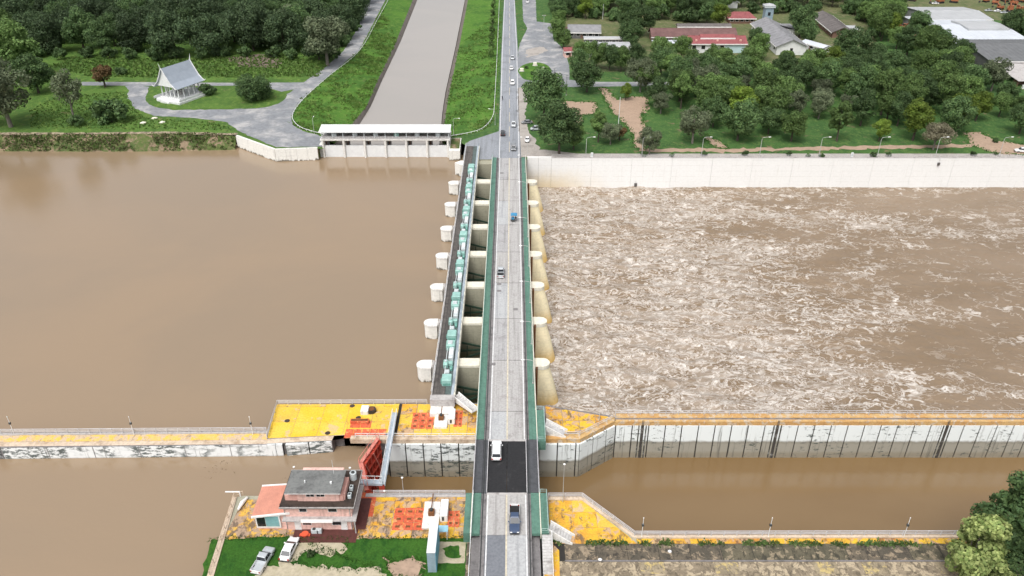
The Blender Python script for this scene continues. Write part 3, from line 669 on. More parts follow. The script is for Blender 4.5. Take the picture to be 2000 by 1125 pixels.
for y0, y1, mt, gm in ((60, 105.2, 'green_paint', 'gutter'), (105.3, 119.5, 'dark_side', 'dark_side'), (119.6, Y_END, 'green_paint', 'gutter')):
    s0 = 95.7 if y0 == 60 else y0
    MB().box(DL, RL - .95, s0, y1, -.34, .22).build('sidewalk', mt, dam)
    MB().box(RR + .72, DR, s0, y1, -.34, .22).build('sidewalk', mt, dam)
    MB().box(RL - .93, RL - .02, y0, y1, -.345, .06).build('gutter', gm, dam)
    MB().box(RR + .02, RR + .70, y0, y1, -.345, .06).build('gutter', gm, dam)
    for x in (RL - .62, RR + .36): MB().tube([(x, y0, .14), (x, y1, .14)], .09).build('cable_pipe', 'machine_dark', dam)
    for x0 in (DL - .16, DR + .002): MB().box(x0, x0 + .158, s0, y1, -1.0, .34).build('fascia', 'cream' if mt == 'green_paint' else 'rail_grey', dam)
for y0, y1 in ((60, 105.1), (119.7, Y_END)):
    MB().sheet([(RL + .12, y0), (RL + .34, y0), (RL + .34, y1), (RL + .12, y1)], .012).build('edge_marking', 'line_white', dam)
    MB().sheet([(RR - .32, y0), (RR - .10, y0), (RR - .10, y1), (RR - .32, y1)], .012).build('edge_marking', 'line_white', dam)
    MB().sheet([(MID - .16, y0), (MID + .14, y0), (MID + .14, y1), (MID - .16, y1)], .010).build('centre_marking', 'line_yellow', dam)
for x in (RL - .08, RR + .0):
    MB().box(x, x + .12, 105.3, 119.5, .02, .42).build('guard_rail', 'rail_grey', dam)
for y in (105.2, 119.55): MB().box(RL, RR, y - .25, y + .25, -.3, .03).build('expansion_joint', 'cap_grey', dam)
for y in joints[5:-1]: MB().box(RL, RR, y - .05, y + .05, -.3, .006).build('expansion_joint', 'joint_black', dam)
for px, py in ((980, 338), (963, 711), (1007, 604), (975, 555), (975, 568)):
    p = at(px, py, 0); MB().box(p.x - .55, p.x + .55, p.y - .5, p.y + .5, -.02, .016).build('drain_grate', 'gutter', dam)
# widened landings beside the lock, near end abutments
for x0, x1, y0, y1 in ((DR + .17, 6.6, 119.0, 128.6), (DR + .17, 6.3, 95.8, 105.2), (-8.3, DL - .17, 95.8, 105.2)):
    MB().box(x0, x1, y0, y1, ZP, .215).build('landing', 'green_paint', dam)
MB().box(DL + .1, DR - .1, 60, 104.6, ZP - 4, -1.12).build('abutment', 'gutter', dam)
MB().box(DL + .3, DR - .3, LOCK_F + .4, 133, ZD - 2, -1.12).build('abutment', 'pier_body', dam)
MB().box(-17.6, DR + .4, Y_END + .05, Y_END + 6, ZD - 2, ZG - .05).build('abutment', 'pier_body', dam)
ys = [PIER0 + PITCHY * k for k in range(NP)]
def stadium(x0, x1, y, hw, z, n=9, nose_l=True, nose_r=True):
    pts = []
    if nose_r: pts += [(x1 - hw + hw * math.sin(math.pi * k / (n - 1)), y - hw * math.cos(math.pi * k / (n - 1)), z) for k in range(n)]
    else: pts += [(x1, y - hw, z)] * 1 + [(x1, y + hw, z)]
    if nose_l: pts += [(x0 + hw - hw * math.sin(math.pi * k / (n - 1)), y + hw * math.cos(math.pi * k / (n - 1)), z) for k in range(n)]
    else: pts += [(x0, y + hw, z), (x0, y - hw, z)]
    return pts
for y in ys:
    p = MB().box(-17.0, 4.6, y - 1.4, y + 1.4, ZD - 2, -1.0).build('pier', 'pier_body', dam)
    MB().box(-12.0, DL - .3, y - 1.45, y + 1.45, -.99, -.45).build('pier_cap', 'cream', p)
    MB().loft([stadium(-21.4, -18.2, y, 1.5, z, 11, True, False) for z in (ZU - 2.5, -1.45)]).build('upstream_nose', 'pier_up', p, smooth=False)
    MB().loft([stadium(-21.52, -18.1, y, 1.62, z, 11, True, False) for z in (-1.44, -1.05)]).build('nose_cap', 'pier_white', p)
    MB().box(-18.09, -16.95, y - .85, y + .85, ZU - 2.5, -1.2).build('nose_neck', 'pier_up', p)
    MB().box(-17.9, -17.5, y - .93, y + .93, ZU - 2, -.7).build('stoplog_slot', 'cap_grey', p)
    MB().loft([stadium(4.62, e, y, h, z, 15, False, True) for z, e, h in ((ZD - 2, 11.1, 1.95), (ZD + .6, 10.7, 1.9), (-6, 9.6, 1.7), (-1.5, 8.4, 1.5))]).build('downstream_nose', 'pier_nose', p, smooth=False)
    MB().loft([stadium(DR + .2, 8.5, y, 1.66, z, 15, False, True) for z in (-1.49, -.55)]).build('nose_cap', 'cream', p)
    MB().box(5.35, 5.75, y - 2.0, y - 1.5, ZD, -.6).build('drain_pipe', 'rust', p)
# near and far end half piers
p = MB().box(-17.0, 4.6, Y_END - 3.5, Y_END, ZD - 2, -1.0).build('pier', 'pier_body', dam)
MB().loft([stadium(-20.3, -16.95, Y_END - 3.2, 2.0, z, 3, True, False) for z in (ZU - 2.5, -.5)]).build('upstream_nose', 'pier_up', p)

# radial gates and hoists
gate = thing('radial_gate', 'dark green radial gate with steel arms between two dam piers', 'gate', (0, 0, 0), 0, 'radial gates between the dam piers')
TRZ = -7.4
arc = [(-5.0 - 9.4 * math.cos(a), TRZ - 9.4 * math.sin(a)) for a in [R(-28 + 9 * k) for k in range(7)]]
m = MB(); n_ = len(arc)
m.loft([[(x, -7.1, z) for x, z in arc] + [(x + .35, -7.1, z) for x, z in arc[::-1]], [(x, 7.1, z) for x, z in arc] + [(x + .35, 7.1, z) for x, z in arc[::-1]]]); m.build('skin_plate', 'gate_green', gate, True)
for yy in (-5.2, 5.2):
    for k in (1, 3, 5):
        MB().beam((arc[k][0] + .3, yy, arc[k][1]), (-5.0, yy * 1.24, TRZ), .35, .45).build('arm', 'gate_green', gate, True)
    MB().beam((arc[1][0] + 3, yy, arc[1][1] - 1.2), (arc[5][0] + 3, yy, arc[5][1] + 1.0), .22, .22).build('brace', 'gate_green', gate, True)
    MB().tube([(-5.0, yy * 1.24 - .5, TRZ), (-5.0, yy * 1.24 + .5, TRZ)], .45, 10).build('trunnion', 'gate_green', gate, True)
for k in (2, 4): MB().beam((arc[k][0] + .55, -7, arc[k][1]), (arc[k][0] + .55, 7, arc[k][1]), .35, .35).build('girder', 'gate_green', gate, True)
note_kids(gate)
bays = [137.6] + [PIER0 + PITCHY * (k + .5) for k in range(NP)]
for k, y in enumerate(bays):
    g = gate if k == 0 else copy_tree(gate); g.location = (0, y, 0)

CW0, CW1, CZ = -17.1, -11.95, .4
walk = thing('hoist_walkway', 'long narrow hoist walkway with dark plank floor beside the dam bridge', 'walkway', (-14.5, 207, -2))
nb = 16; yy0, yy1 = 133.0, 281.0
for k in range(nb):
    a, b = yy0 + (yy1 - yy0) * k / nb, yy0 + (yy1 - yy0) * (k + 1) / nb - .04
    for j in range(3): MB().box(CW0 + .35 + j * .86, CW0 + 1.17 + j * .86, a, b, CZ - .12, CZ - .02 * ((k * 3 + j) % 2)).build('floor_plank', 'walk_plank', walk)
MB().box(CW0 + .34, CW1 - .34, yy0, yy1, -.9, CZ - .13).build('girder', 'machine_dark', walk)
MB().box(CW0 + 2.98, CW1 - .9, yy0, yy1, CZ - .129, CZ - .05).build('machine_bed', 'hoist_bed', walk)
MB().box(CW0 + .1, CW0 + .33, yy0, yy1, -1.3, CZ + .25).build('parapet', 'cap_grey', walk)
MB().box(CW1 - .33, CW1, yy0, yy1, -1.3, CZ + .1).build('kerb', 'cream', walk)
MB().box(CW1 - .88, CW1 - .36, yy0, yy1, CZ - .12, CZ + .05).build('cable_tray', 'steel_blue', walk)
MB().box(CW0, CW1, 131.2, 132.98, -1.0, CZ + .3).build('end_slab', 'cap_grey', walk)
MB().bbox(CW0 + .1, CW1 - .2, 129.0, 131.6, ZP, -1.001).build('end_pier', 'pier_white', walk)
MB().box(CW1 - 1.3, CW1 - .6, 128.9, 128.99, ZP, -1.1).build('door', 'rail_grey', walk)
for x in (CW0 + .17, CW1 - .17, CW1 - .62):
    MB().tube([(x, yy0, CZ + 1.25), (x, yy1, CZ + 1.25)], .05).build('handrail', 'rail_blue' if x > -14 else 'rail_white', walk)
post = MB().box(-.04, .04, -.04, .04, 0, 1.25).mesh('post', 'rail_blue')
for x in (CW0 + .17, CW1 - .17):
    for k in range(50): put('post', post, walk, (x + 14.5, yy0 - 207 + 1 + k * 2.98, CZ + 2))
# one hoist set per bay
hx = -13.85
h = thing('gate_hoist', 'turquoise gate hoist with motor boxes and shaft on the dam walkway', 'hoist', (0, 0, 0), 0, 'turquoise hoists along the dam walkway')
b_ = MB().bbox(hx - 1.15, hx + .95, 7.1, 9.5, CZ, CZ + 1.6, .15).build('motor_housing', 'turquoise', h, True)
MB().bbox(hx - 1.4, hx - 1.13, 7.7, 8.8, CZ + .1, CZ + .9, .08).build('vent', 'turquoise_deep', b_, True)
MB().box(hx - .9, hx + .7, 7.05, 7.095, CZ + .15, CZ + .7).build('panel', 'turquoise_deep', b_, True)
b_ = MB().bbox(hx - 1.15, hx + .9, 3.2, 5.4, CZ, CZ + 1.5, .15).build('gearbox', 'turquoise', h, True)
MB().bbox(hx - .75, hx + .35, 3.6, 4.9, CZ + 1.501, CZ + 1.75, .08).build('lid', 'hoist_grey', b_, True)
b_ = MB().bbox(hx - .35, hx + .75, -.9, 3.2, CZ, CZ + 1.05, .12).build('drum_cover', 'hoist_grey', h, True)
MB().box(hx - .2, hx + .6, .2, 2.2, CZ + 1.051, CZ + 1.1).build('hatch', 'rail_white', b_, True)
MB().tube([(hx - .8, -5.5, CZ + .55), (hx - .8, 3.3, CZ + .55)], .10, 8).build('shaft', 'hoist_grey', h, True)
b_ = MB().bbox(hx - 1.3, hx - .3, -3.6, -1.6, CZ, CZ + 1.05, .12).build('brake_box', 'turquoise', h, True)
MB().cyl(hx - .8, -2.5, CZ + .95, CZ + 1.35, .3, 10).build('brake_wheel', 'hoist_grey', b_, True)
MB().bbox(hx - .25, hx + .75, -2.9, -1.9, CZ, CZ + .9, .1).build('drive_box', 'turquoise', h, True)
MB().bbox(hx - .9, hx + .2, -6.2, -5.0, CZ, CZ + .8, .1).build('brake_cover', 'hoist_grey', h, True)
MB().bbox(hx + .2, hx + .8, -4.6, -3.4, CZ, CZ + .6, .08).build('control_box', 'turquoise_deep', h, True)
MB().tube([(hx - .8, -5.5, CZ + .5), (hx - .8, -8.0, CZ + .5)], .06, 6).build('drive_rod', 'rail_white', h, True)
note_kids(h)
for k, y in enumerate([PIER0 - 9.0] + ys):
    g = h if k == 0 else copy_tree(h); g.location = (0, y if k else PIER0 - 9.0 - 8.0 + 8.3, 0)
# the nearest set only has its motor box above the near pier
for o in list(KIDS[h.name]):
    if o.name.split('.')[0] not in ('motor_housing',):
        for q in list(o.children): bpy.data.objects.remove(q)
        bpy.data.objects.remove(o)
h.location = (0, 129.2, 0)
tag(h, 'single turquoise motor box at the end of the dam walkway over the yellow platform', 'hoist')

# ------------------------------------------------------------------ far retaining wall
fw = thing('retaining_wall', 'long white concrete river wall along the park bank', 'wall', (100, WALL_Y, ZD))
xs = [DR + .6, 9.5, 14.2] + [14.2 + 14.5 * k for k in range(1, 20)] + [900]
for i in range(len(xs) - 1):
    MB().box(xs[i] + .03, xs[i + 1] - .03, WALL_Y + .02 * (i % 2), WALL_Y + 1.0, ZD - 2, ZG + .25 + (.25 if i < 2 else 0)).build('wall_panel', 'far_wall', fw)
MB().box(DR + .6, 900, WALL_Y + .25, WALL_Y + .95, ZD - 2, ZG - .02).build('core', 'joint_black', fw)
MB().box(14.2, 900, WALL_Y - .06, WALL_Y + .5, ZG + .251, ZG + .42).build('coping', 'cap_grey', fw)

# ------------------------------------------------------------------ lock island, walls and guide walls
def wall_panels(parent, a, b, zt, zb, pitch, mat, thick=.6, gap=.22, t0=0.0, ladders=()):
    "upright panels along a plan line, black joints recessed between them"
    a, b = Vector(a), Vector(b); L = (b - a).length; d = (b - a) / L; nrm = Vector((d.y, -d.x)); ang = math.atan2(d.y, d.x)
    cache = {}; pos = t0
    while pos < L - .05:
        w = min(pitch, L - pos)
        key = round(w, 2)
        if key not in cache: cache[key] = MB().bbox(gap / 2, w - gap / 2, -.0, thick, zb, zt, .05).mesh('wall_panel', mat)
        p = a + d * pos; o = put('wall_panel', cache[key], parent, Vector((p.x, p.y, 0)) - wloc(parent), ang); pos += pitch
    q0, q1 = a - nrm * .18, b - nrm * .18
    MB().prism([tuple(q0), tuple(q1), tuple(q1 - nrm * (thick + .3)), tuple(q0 - nrm * (thick + .3))], zb, zt - .12).build('joint_backing', 'joint_black', parent)
island = thing('lock_island', 'yellow painted lock platform between the dam and the lock chamber', 'platform', (-40, 127, ZD))
iw = [(GF[0] + .2, LOCK_F + .7), (DL - .2, LOCK_F + .7)]
A0, A1 = at2(541, 790, ZP), at2(840, 783, ZP)
GW = [at2(-300, 876, ZP), at2(0, 874, ZP), at2(551, 868, ZP)]
left_front = at2(640, 868, ZP)
plat = [A0, (at2(790, 784, ZP)[0], A0[1] + .6), (-18, 133.6), (4.6, 133.6), (4.6, LOCK_F + .65), (GF[0], LOCK_F + .65), (GF[0] - 2, LOCK_F + 1.9), (at2(648, 868, ZP)[0], LOCK_F + 1.9), (at2(646, 868, ZP)[0], LOCK_F + .2), at2(520, 866, ZP), at2(522, 858, ZP)]
MB().prism(plat, ZD - 2, ZP - .02).build('core', 'gutter', island)
seam = at2(783, 790, ZP)[0]
slabs('floor_slab', [A0, (seam - .2, A0[1] + .2), (seam - .2, LOCK_F + 2.6), at2(522, 856, ZP)], ZP + .02, ['yellow_clean', 'yellow_clean', 'yellow_clean', 'yellow_soft'], 5.2, 5.0, island, .035)
MB().sheet([at2(521, 857.5, ZP), (seam - .3, LOCK_F + 2.55), (GF[0] - 1, LOCK_F + 2.55), (GF[0] - 2, LOCK_F + 1.92), (at2(648, 868, ZP)[0], LOCK_F + 1.92), (at2(646, 868, ZP)[0], LOCK_F + .22), at2(521, 866, ZP)], ZP - .006).build('edge_band', 'edge_concrete', island)
slabs('floor_slab', [(seam, A0[1] + .2), (-18, 133.2), (DL - .2, 133.2), (DL - .2, LOCK_F + 1.5), (seam, LOCK_F + 1.5)], ZP + .02, ['yellow_mid', 'yellow_worn', 'yellow_rust', 'yellow_soft'], 3.6, 3.4, island, .05, seed=3)
MB().box(GF[0] - 6, DL - .2, LOCK_F + .3, LOCK_F + 1.49, ZP - .9, ZP + .12).build('coping', 'edge_concrete', island)
MB().prism([(seam - .3, LOCK_F + 2.4), (seam + .3, LOCK_F + 2.4), (seam + .3, A0[1]), (seam - .3, A0[1])], ZP + .0, ZP + .12).build('seam_kerb', 'joint_black', island)
wall_panels(island, (GF[0] + 1.2, LOCK_F), (DL + 2.2, LOCK_F), ZP - .9, ZD - 2, 3.55, 'lock_chamber_panel', t0=0.2)
wall_panels(island, (DL + 2.5, LOCK_F), (4.9, LOCK_F), ZP - .9, ZD - 2, 3.6, 'lock_chamber_panel')
for a, b, mt in (((at2(556, 868, ZP)[0], at2(556, 868, ZP)[1]), (at2(646, 868, ZP)[0], LOCK_F + .1), 'guide_wall_panel'),
                 ((at2(664, 868, ZP)[0], LOCK_F + 1.9), (GF[0] - 3.2, LOCK_F + 1.9), 'guide_wall_panel')):
    wall_panels(island, a, b, ZP - .15, ZU - 2, 4.6, mt)
# red hatch plates and floor marks
def plate_grid(parent, pa, pb, nx_, ny_, mat='red_floor', z=ZP, marks=True):
    a, b = at2(*pa, z), at2(*pb, z); x0, x1 = sorted((a[0], b[0])); y0, y1 = sorted((a[1], b[1]))
    dx, dy = (x1 - x0) / nx_, (y1 - y0) / ny_
    for i in range(nx_):
        for j in range(ny_):
            c = MB().box(x0 + i * dx + .04, x0 + (i + 1) * dx - .04, y0 + j * dy + .04, y0 + (j + 1) * dy - .04, z, z + .06).build('hatch_plate', mat, parent)
            if marks: MB().box(x0 + (i + .30) * dx, x0 + (i + .72) * dx, y0 + (j + .34) * dy, y0 + (j + .62) * dy, z + .061, z + .075).build('grip', 'rust', c)
plate_grid(island, (807, 806), (845, 838), 3, 3); plate_grid(island, (888, 802), (902, 834), 2, 3)
plate_grid(island, (686, 822), (724, 836), 2, 1, marks=False); plate_grid(island, (676, 838), (752, 856), 5, 1, 'red_floor', marks=False)
# concrete pads with gear on the platform
def gear_pad(px, py, w, l, label, z=ZP):
    p = at(px, py, z); t = thing('winch_plinth', label, 'machine', p)
    MB().bbox(-w / 2, w / 2, -l / 2, l / 2, 0, .5, .08).build('plinth', 'pier_white', t, True)
    b = MB().bbox(-.55, .55, -.5, .7, .5, 1.3, .1).build('gearbox', 'rust', t, True); MB().cyl(0, .1, 1.3, 1.75, .28, 10).build('motor', 'machine_dark', b, True)
    MB().tube([(-.05, .7, 1.0), (-.05, l / 2 + 1.4, 1.0)], .09, 8).build('shaft', 'rust', t, True)
    MB().bbox(w / 2 + .15, w / 2 + 1.5, -l * .22, l * .42, 0, 1.6, .08).build('cabinet', 'rail_white', t, True)
    MB().box(w / 2 + .5, w / 2 + .9, -l * .22 - .03, -l * .22 - .001, .3, 1.2).build('vent', 'machine_dark', t, True)
    return t
gear_pad(862, 822, 2.7, 5.0, 'white concrete winch plinth with rusty gearbox below the dam walkway end')
gear_pad(843, 1008, 2.9, 6.2, 'white concrete winch plinth with rusty gearbox on the platform beside the control building')
for px, py in ((561, 822), (688, 793), (700, 816), (640, 846)):
    p = at(px, py, ZP); MB().cyl(p.x, p.y, ZP, ZP + .05, .55, 14).build('manhole_lid', 'terrace_dark', island)
t = thing('round_drum', 'white drum with open dark hole on clean yellow lock platform', 'drum', at(719, 804, ZP))
m = MB(); m.bbox(-1.4, .2, -1.1, 1.0, 0, 1.0, .1).build('housing', 'pier_white', t, True); MB().cyl(.75, 0, 0, .7, .95, 18).build('drum_body', 'terrace_dark', t, True); MB().cyl(.75, 0, .701, .8, .6, 18).build('lid', 'rust', t, True)
p = at(703, 818, ZP); t = thing('scrap_box', 'low red steel box beside the white drum on yellow platform', 'box', at(703, 826, ZP)); MB().bbox(-1.9, 1.9, -.5, .5, 0, .8, .06).build('body', 'red_floor', t, True); MB().box(-1.7, 1.7, -.3, .3, .801, .84).build('lid', 'rust', t, True)

gwall = thing('guide_wall', 'long whitewashed guide wall with black stains left of the yellow platform', 'wall', (-90, 123, ZU))
m = MB(); m.prism([at2(-300, 876, ZP), at2(0, 874, ZP), at2(521, 868, ZP), at2(521, 843, ZP), at2(0, 847, ZP), at2(-300, 849, ZP)], ZU - 2, ZP - .03); m.build('core', 'gutter', gwall)
for (a, b, c, d), mt in ((((-300, 853), (521, 847), (521, 859), (-300, 866)), 'guide_wall_top'), (((-300, 866.3), (521, 859.3), (521, 867), (-300, 875)), 'edge_concrete')):
    MB().sheet([at2(*q, ZP) for q in (a, b, c, d)], ZP).build('coping', mt, gwall)
MB().prism([at2(-300, 849, ZP), at2(521, 843, ZP), at2(521, 847, ZP), at2(-300, 853, ZP)], ZP - .2, ZP + .25).build('kerb', 'cap_grey', gwall)
wall_panels(gwall, at2(-300, 876, ZP), at2(0, 874, ZP), ZP - .08, ZU - 2, 9.0, 'guide_wall_panel', gap=.1)
wall_panels(gwall, at2(0, 874, ZP), at2(551, 868, ZP), ZP - .08, ZU - 2, 9.0, 'guide_wall_panel', gap=.1)

# downstream tip of the island and its wall
tip = thing('lock_apron', 'worn yellow apron below the bridge landing beside the rapids', 'platform', (14, 126, ZD))
T = [(5.0, LOCK_F + .5), at2(1046, 871, ZP), at2(1134, 868, ZP), at2(1203, 822, ZP), at2(1195, 812, ZP), at2(1090, 795, ZP), (5.0, 133.0)]
T[1] = (6, LOCK_F + .5); T[2] = (at2(1134, 868, ZP)[0], LOCK_F + .5)
MB().prism(T, ZD - 2, ZP - .02).build('core', 'gutter', tip)
inn = [(7, LOCK_F + 2.6), (T[2][0] - .8, LOCK_F + 2.6), at2(1188, 822, ZP), at2(1188, 814, ZP), at2(1085, 797, ZP), (7, 132.5)]
slabs('floor_slab', inn, ZP + .02, ['yellow_worn', 'yellow_rust', 'yellow_mid'], 3.4, 3.6, tip, .05, seed=4)
MB().prism([(5.2, LOCK_F + .45), (T[2][0], LOCK_F + .45), T[3], T[4], at2(1188, 817, ZP), (T[2][0] - .8, LOCK_F + 2.2), (5.2, LOCK_F + 2.2)], ZP - .9, ZP + .12).build('coping', 'orange_band', tip)
wall_panels(tip, (5.4, LOCK_F), (T[2][0], LOCK_F), ZP - .9, ZD - 2, 3.7, 'lock_wall_panel')
wall_panels(tip, (T[2][0], LOCK_F), (T[3][0], T[3][1] - .45), ZP - .9, ZD - 2, 3.6, 'lock_wall_panel')
rw = thing('river_guide_wall', 'tall panelled white guide wall between the rapids and the lock channel', 'wall', (70, 128, ZD))
RY = T[3][1] - .45; RXA = T[3][0]
MB().box(RXA, 900, RY + .45, RY + 2.6, ZD - 3, ZP - .02).build('core', 'gutter', rw)
for y0, y1, z1, mt in ((RY + .05, RY + .75, .12, 'orange_band'), (RY + .78, RY + 1.3, -.05, 'gutter'), (RY + 1.32, RY + 2.62, .16, 'orange_band')):
    MB().box(RXA - .3, 900, y0, y1, ZP - .9, ZP + z1).build('coping', mt, rw)
wall_panels(rw, (RXA, RY), (RXA + 150, RY), ZP - .9, ZD - 3, 3.42, 'lock_wall_panel')
for px in (1257, 1523, 1857):
    x = at(px, 830, ZP).x
    t_ = MB().box(x - .3, x + .3, RY - .06, RY + .02, ZD - 1, ZP - .85).build('ladder_recess', 'algae', rw)
    for sg in (-1, 1): MB().box(x + sg * .75 - .12, x + sg * .75 + .12, RY - .05, RY + .02, ZD - 1, ZP - .88).build('fender_strip', 'algae', rw)
    for xx in (x - .12, x + .12): MB().box(xx - .04, xx + .04, RY - .16, RY - .07, ZD - 1, ZP + .6).build('ladder_rail', 'pole_dark', t_)

# near side of the lock: left bank and right bank
nl = thing('near_quay', 'worn concrete quay around the pink control building', 'quay', (-40, 95, ZU))
QA = [at2(455, 972, ZP), at2(405, 1125, ZP), at2(360, 1270, ZP)]
pl = [(GF[0], LOCK_N), (DL - .2, LOCK_N), (DL - .2, 60), (QA[2][0], 60), QA[2], QA[1], QA[0], (at2(475, 965, ZP)[0], LOCK_N - .6), (GN[0] - 5, LOCK_N - .6), (GN[0] - 1, LOCK_N - 1.2), (GF[0] - .3, LOCK_N - 1.2)]
MB().prism(pl, ZD - 2, ZP - .03).build('core', 'pier_body', nl)
MB().sheet([(GN[0] + 1.5, LOCK_N - 1), (-8.4, LOCK_N - 1), (-8.4, at2(800, 1052, ZP)[1]), (GN[0] - 2, at2(800, 1052, ZP)[1]), (GN[0] - 2, LOCK_N - 2.6)], ZP).build('painted_floor', 'yellow_rust', nl)
slabs('floor_slab', [(GN[0] + 1.5, LOCK_N - 1), (-8.4, LOCK_N - 1), (-8.4, at2(800, 1052, ZP)[1] + .05), (GN[0] - 2, at2(800, 1052, ZP)[1] + .05), (GN[0] - 2, LOCK_N - 2.6)], ZP + .03, ['yellow_worn', 'yellow_rust', 'yellow_brown', 'yellow_mid'], 3.7, 2.9, nl, .05, .025, 6)
MB().sheet([(at2(470, 968, ZP)[0] + .8, LOCK_N - 1.5), (GN[0] - 2.1, LOCK_N - 1.5), (GN[0] - 2.1, at2(800, 1052, ZP)[1]), at2(435, 1054, ZP)], ZP - .004).build('painted_floor', 'yellow_brown', nl)
MB().box(GF[0] - .5, DL - .3, LOCK_N - .98, LOCK_N - .1, ZP - 1, ZP + .14).build('coping', 'cap_grey', nl)
MB().prism([at2(455, 972, ZP), at2(463, 972, ZP), at2(418, 1125, ZP), at2(375, 1270, ZP), at2(360, 1270, ZP), at2(405, 1125, ZP)], ZP - .6, ZP + .22).build('kerb', 'edge_concrete', nl)
wall_panels(nl, (DL - .3, LOCK_N + .02), (GF[0] + 1, LOCK_N + .02), ZP - .3, ZD - 2, 3.55, 'lock_chamber_panel', thick=.05)
plate_grid(nl, (772, 992), (827, 1036), 3, 3); plate_grid(nl, (876, 998), (897, 1030), 2, 2)
plate_grid(nl, (702, 962), (728, 1010), 2, 3, 'red_floor', marks=False)
MB().sheet(dense(pix([(412, 1054), (560, 1048), (700, 1052), (912, 1050), (915, 1175), (370, 1220)], ZP), 1.0, .12), ZP + .012).build('lawn', 'grass_lawn', kind='structure')
def yard(name, pts, mat, lift, jit=.15, seed=2): MB().sheet(dense(pix(pts, ZP), .55, jit * 1.7, True, seed), ZP + lift).build(name, mat, kind='structure')
yard('drive_sand', [(582, 1052), (680, 1052), (672, 1075), (640, 1086), (618, 1076), (590, 1080), (570, 1098), (640, 1110), (700, 1112), (730, 1104), (750, 1118), (770, 1180), (480, 1180), (505, 1120), (545, 1098)], 'pale_dirt', .02, .2)
yard('worn_soil', [(752, 1086), (766, 1098), (800, 1090), (826, 1096), (822, 1128), (770, 1128), (758, 1112)], 'dirt', .022, .2, 5)
yard('planter_floor', [(856, 1058), (910, 1058), (908, 1100), (853, 1100)], 'pale_dirt', .024, .02)
yard('planter_grass', [(872, 1066), (898, 1064), (900, 1090), (880, 1092), (868, 1082)], 'grass_lawn', .03, .1)
yard('roadside_path', [(912, 1052), (931, 1052), (930, 1180), (905, 1180)], 'slope_dark', .018, .02)

nr = thing('near_bank_terrace', 'stained concrete terrace with yellow strip along the lower lock channel', 'terrace', (60, 90, ZD))
q = [(6.4, LOCK_N - .9), at2(1140, 977, ZP), at2(1241, 1046, ZP), (260, at2(1241, 1046, ZP)[1] + .6)]
q[1] = (at2(1140, 977, ZP)[0], LOCK_N - .9)
MB().prism([(DR + .3, LOCK_N - .9)] + q + [(260, 55), (DR + .3, 55)], ZD - 2, ZP - .04).build('core', 'pier_body', nr)
yb = at2(1241, 1062, ZP)[1]
MB().sheet([(6.6, LOCK_N - 1.8), (q[1][0] - .3, LOCK_N - 1.8), (q[2][0] - .8, q[2][1] - .6), (q[2][0], yb), (6.6, yb)], ZP).build('painted_floor', 'yellow_rust', nr)
slabs('floor_slab', [(6.6, LOCK_N - 1.8), (q[1][0] - .3, LOCK_N - 1.8), (q[2][0] - .8, q[2][1] - .6), (q[2][0], yb), (6.6, yb)], ZP + .03, ['yellow_mid', 'yellow_mid', 'yellow_worn', 'yellow_soft'], 4.2, 3.6, nr, .05, .025, 7)
slabs('floor_slab', [(q[2][0] + .02, q[2][1] - .7), (160, q[2][1] - .4), (160, yb), (q[2][0] + .02, yb)], ZP + .02, ['yellow_mid', 'yellow_worn', 'yellow_rust'], 4.6, 9, nr, .04, seed=8)
MB().sheet([at2(1066, 1062, ZP), at2(1078, 1060, ZP), at2(1092, 1075, ZP), at2(1095, 1180, ZP), at2(1060, 1180, ZP)], ZP + .01).build('painted_floor', 'yellow_mid', nr)
MB().prism([(6.5, LOCK_N - .85), q[1], q[2], q[3], (260, q[2][1] - .3), (q[2][0] - .4, q[2][1] - .6), (q[1][0] - .4, LOCK_N - 1.75), (6.5, LOCK_N - 1.75)], ZP - .5, ZP + .18).build('coping', 'edge_concrete', nr)
m = MB(); e = (at2(1800, 1096, ZP)[1])
m.add([(6.6, yb, ZP), (260, yb, ZP), (260, e, ZP - .02), (6.6, e, ZP - .02)], [(3, 2, 1, 0)]); m.build('stained_slope', 'joint_black', nr)
slabs('slope_slab', [(8.9, yb - .05), (150, yb - .05), (150, e + .15), (8.9, e + .15)], ZP + .03, ['slope_dark', 'slope_dark', 'slope_moss'], 5.3, 9, nr, .04, .04, 9)
MB().sheet([(6.6, e), (260, e), (260, 56), (6.6, 56)], ZP - .018).build('earth_strip', 'yard_soil', nr)
slabs('paving_slab', [(8.9, e - .15), (150, e - .15), (150, e - 2.6), (8.9, e - 2.6)], ZP + .01, ['yard_soil', 'yard_soil', 'yard_pale'], 4.1, 9, nr, .05, .03, 10)
MB().box(8.8, 260, e - .12, e + .12, ZP - .1, ZP + .12).build('kerb', 'gutter', nr)

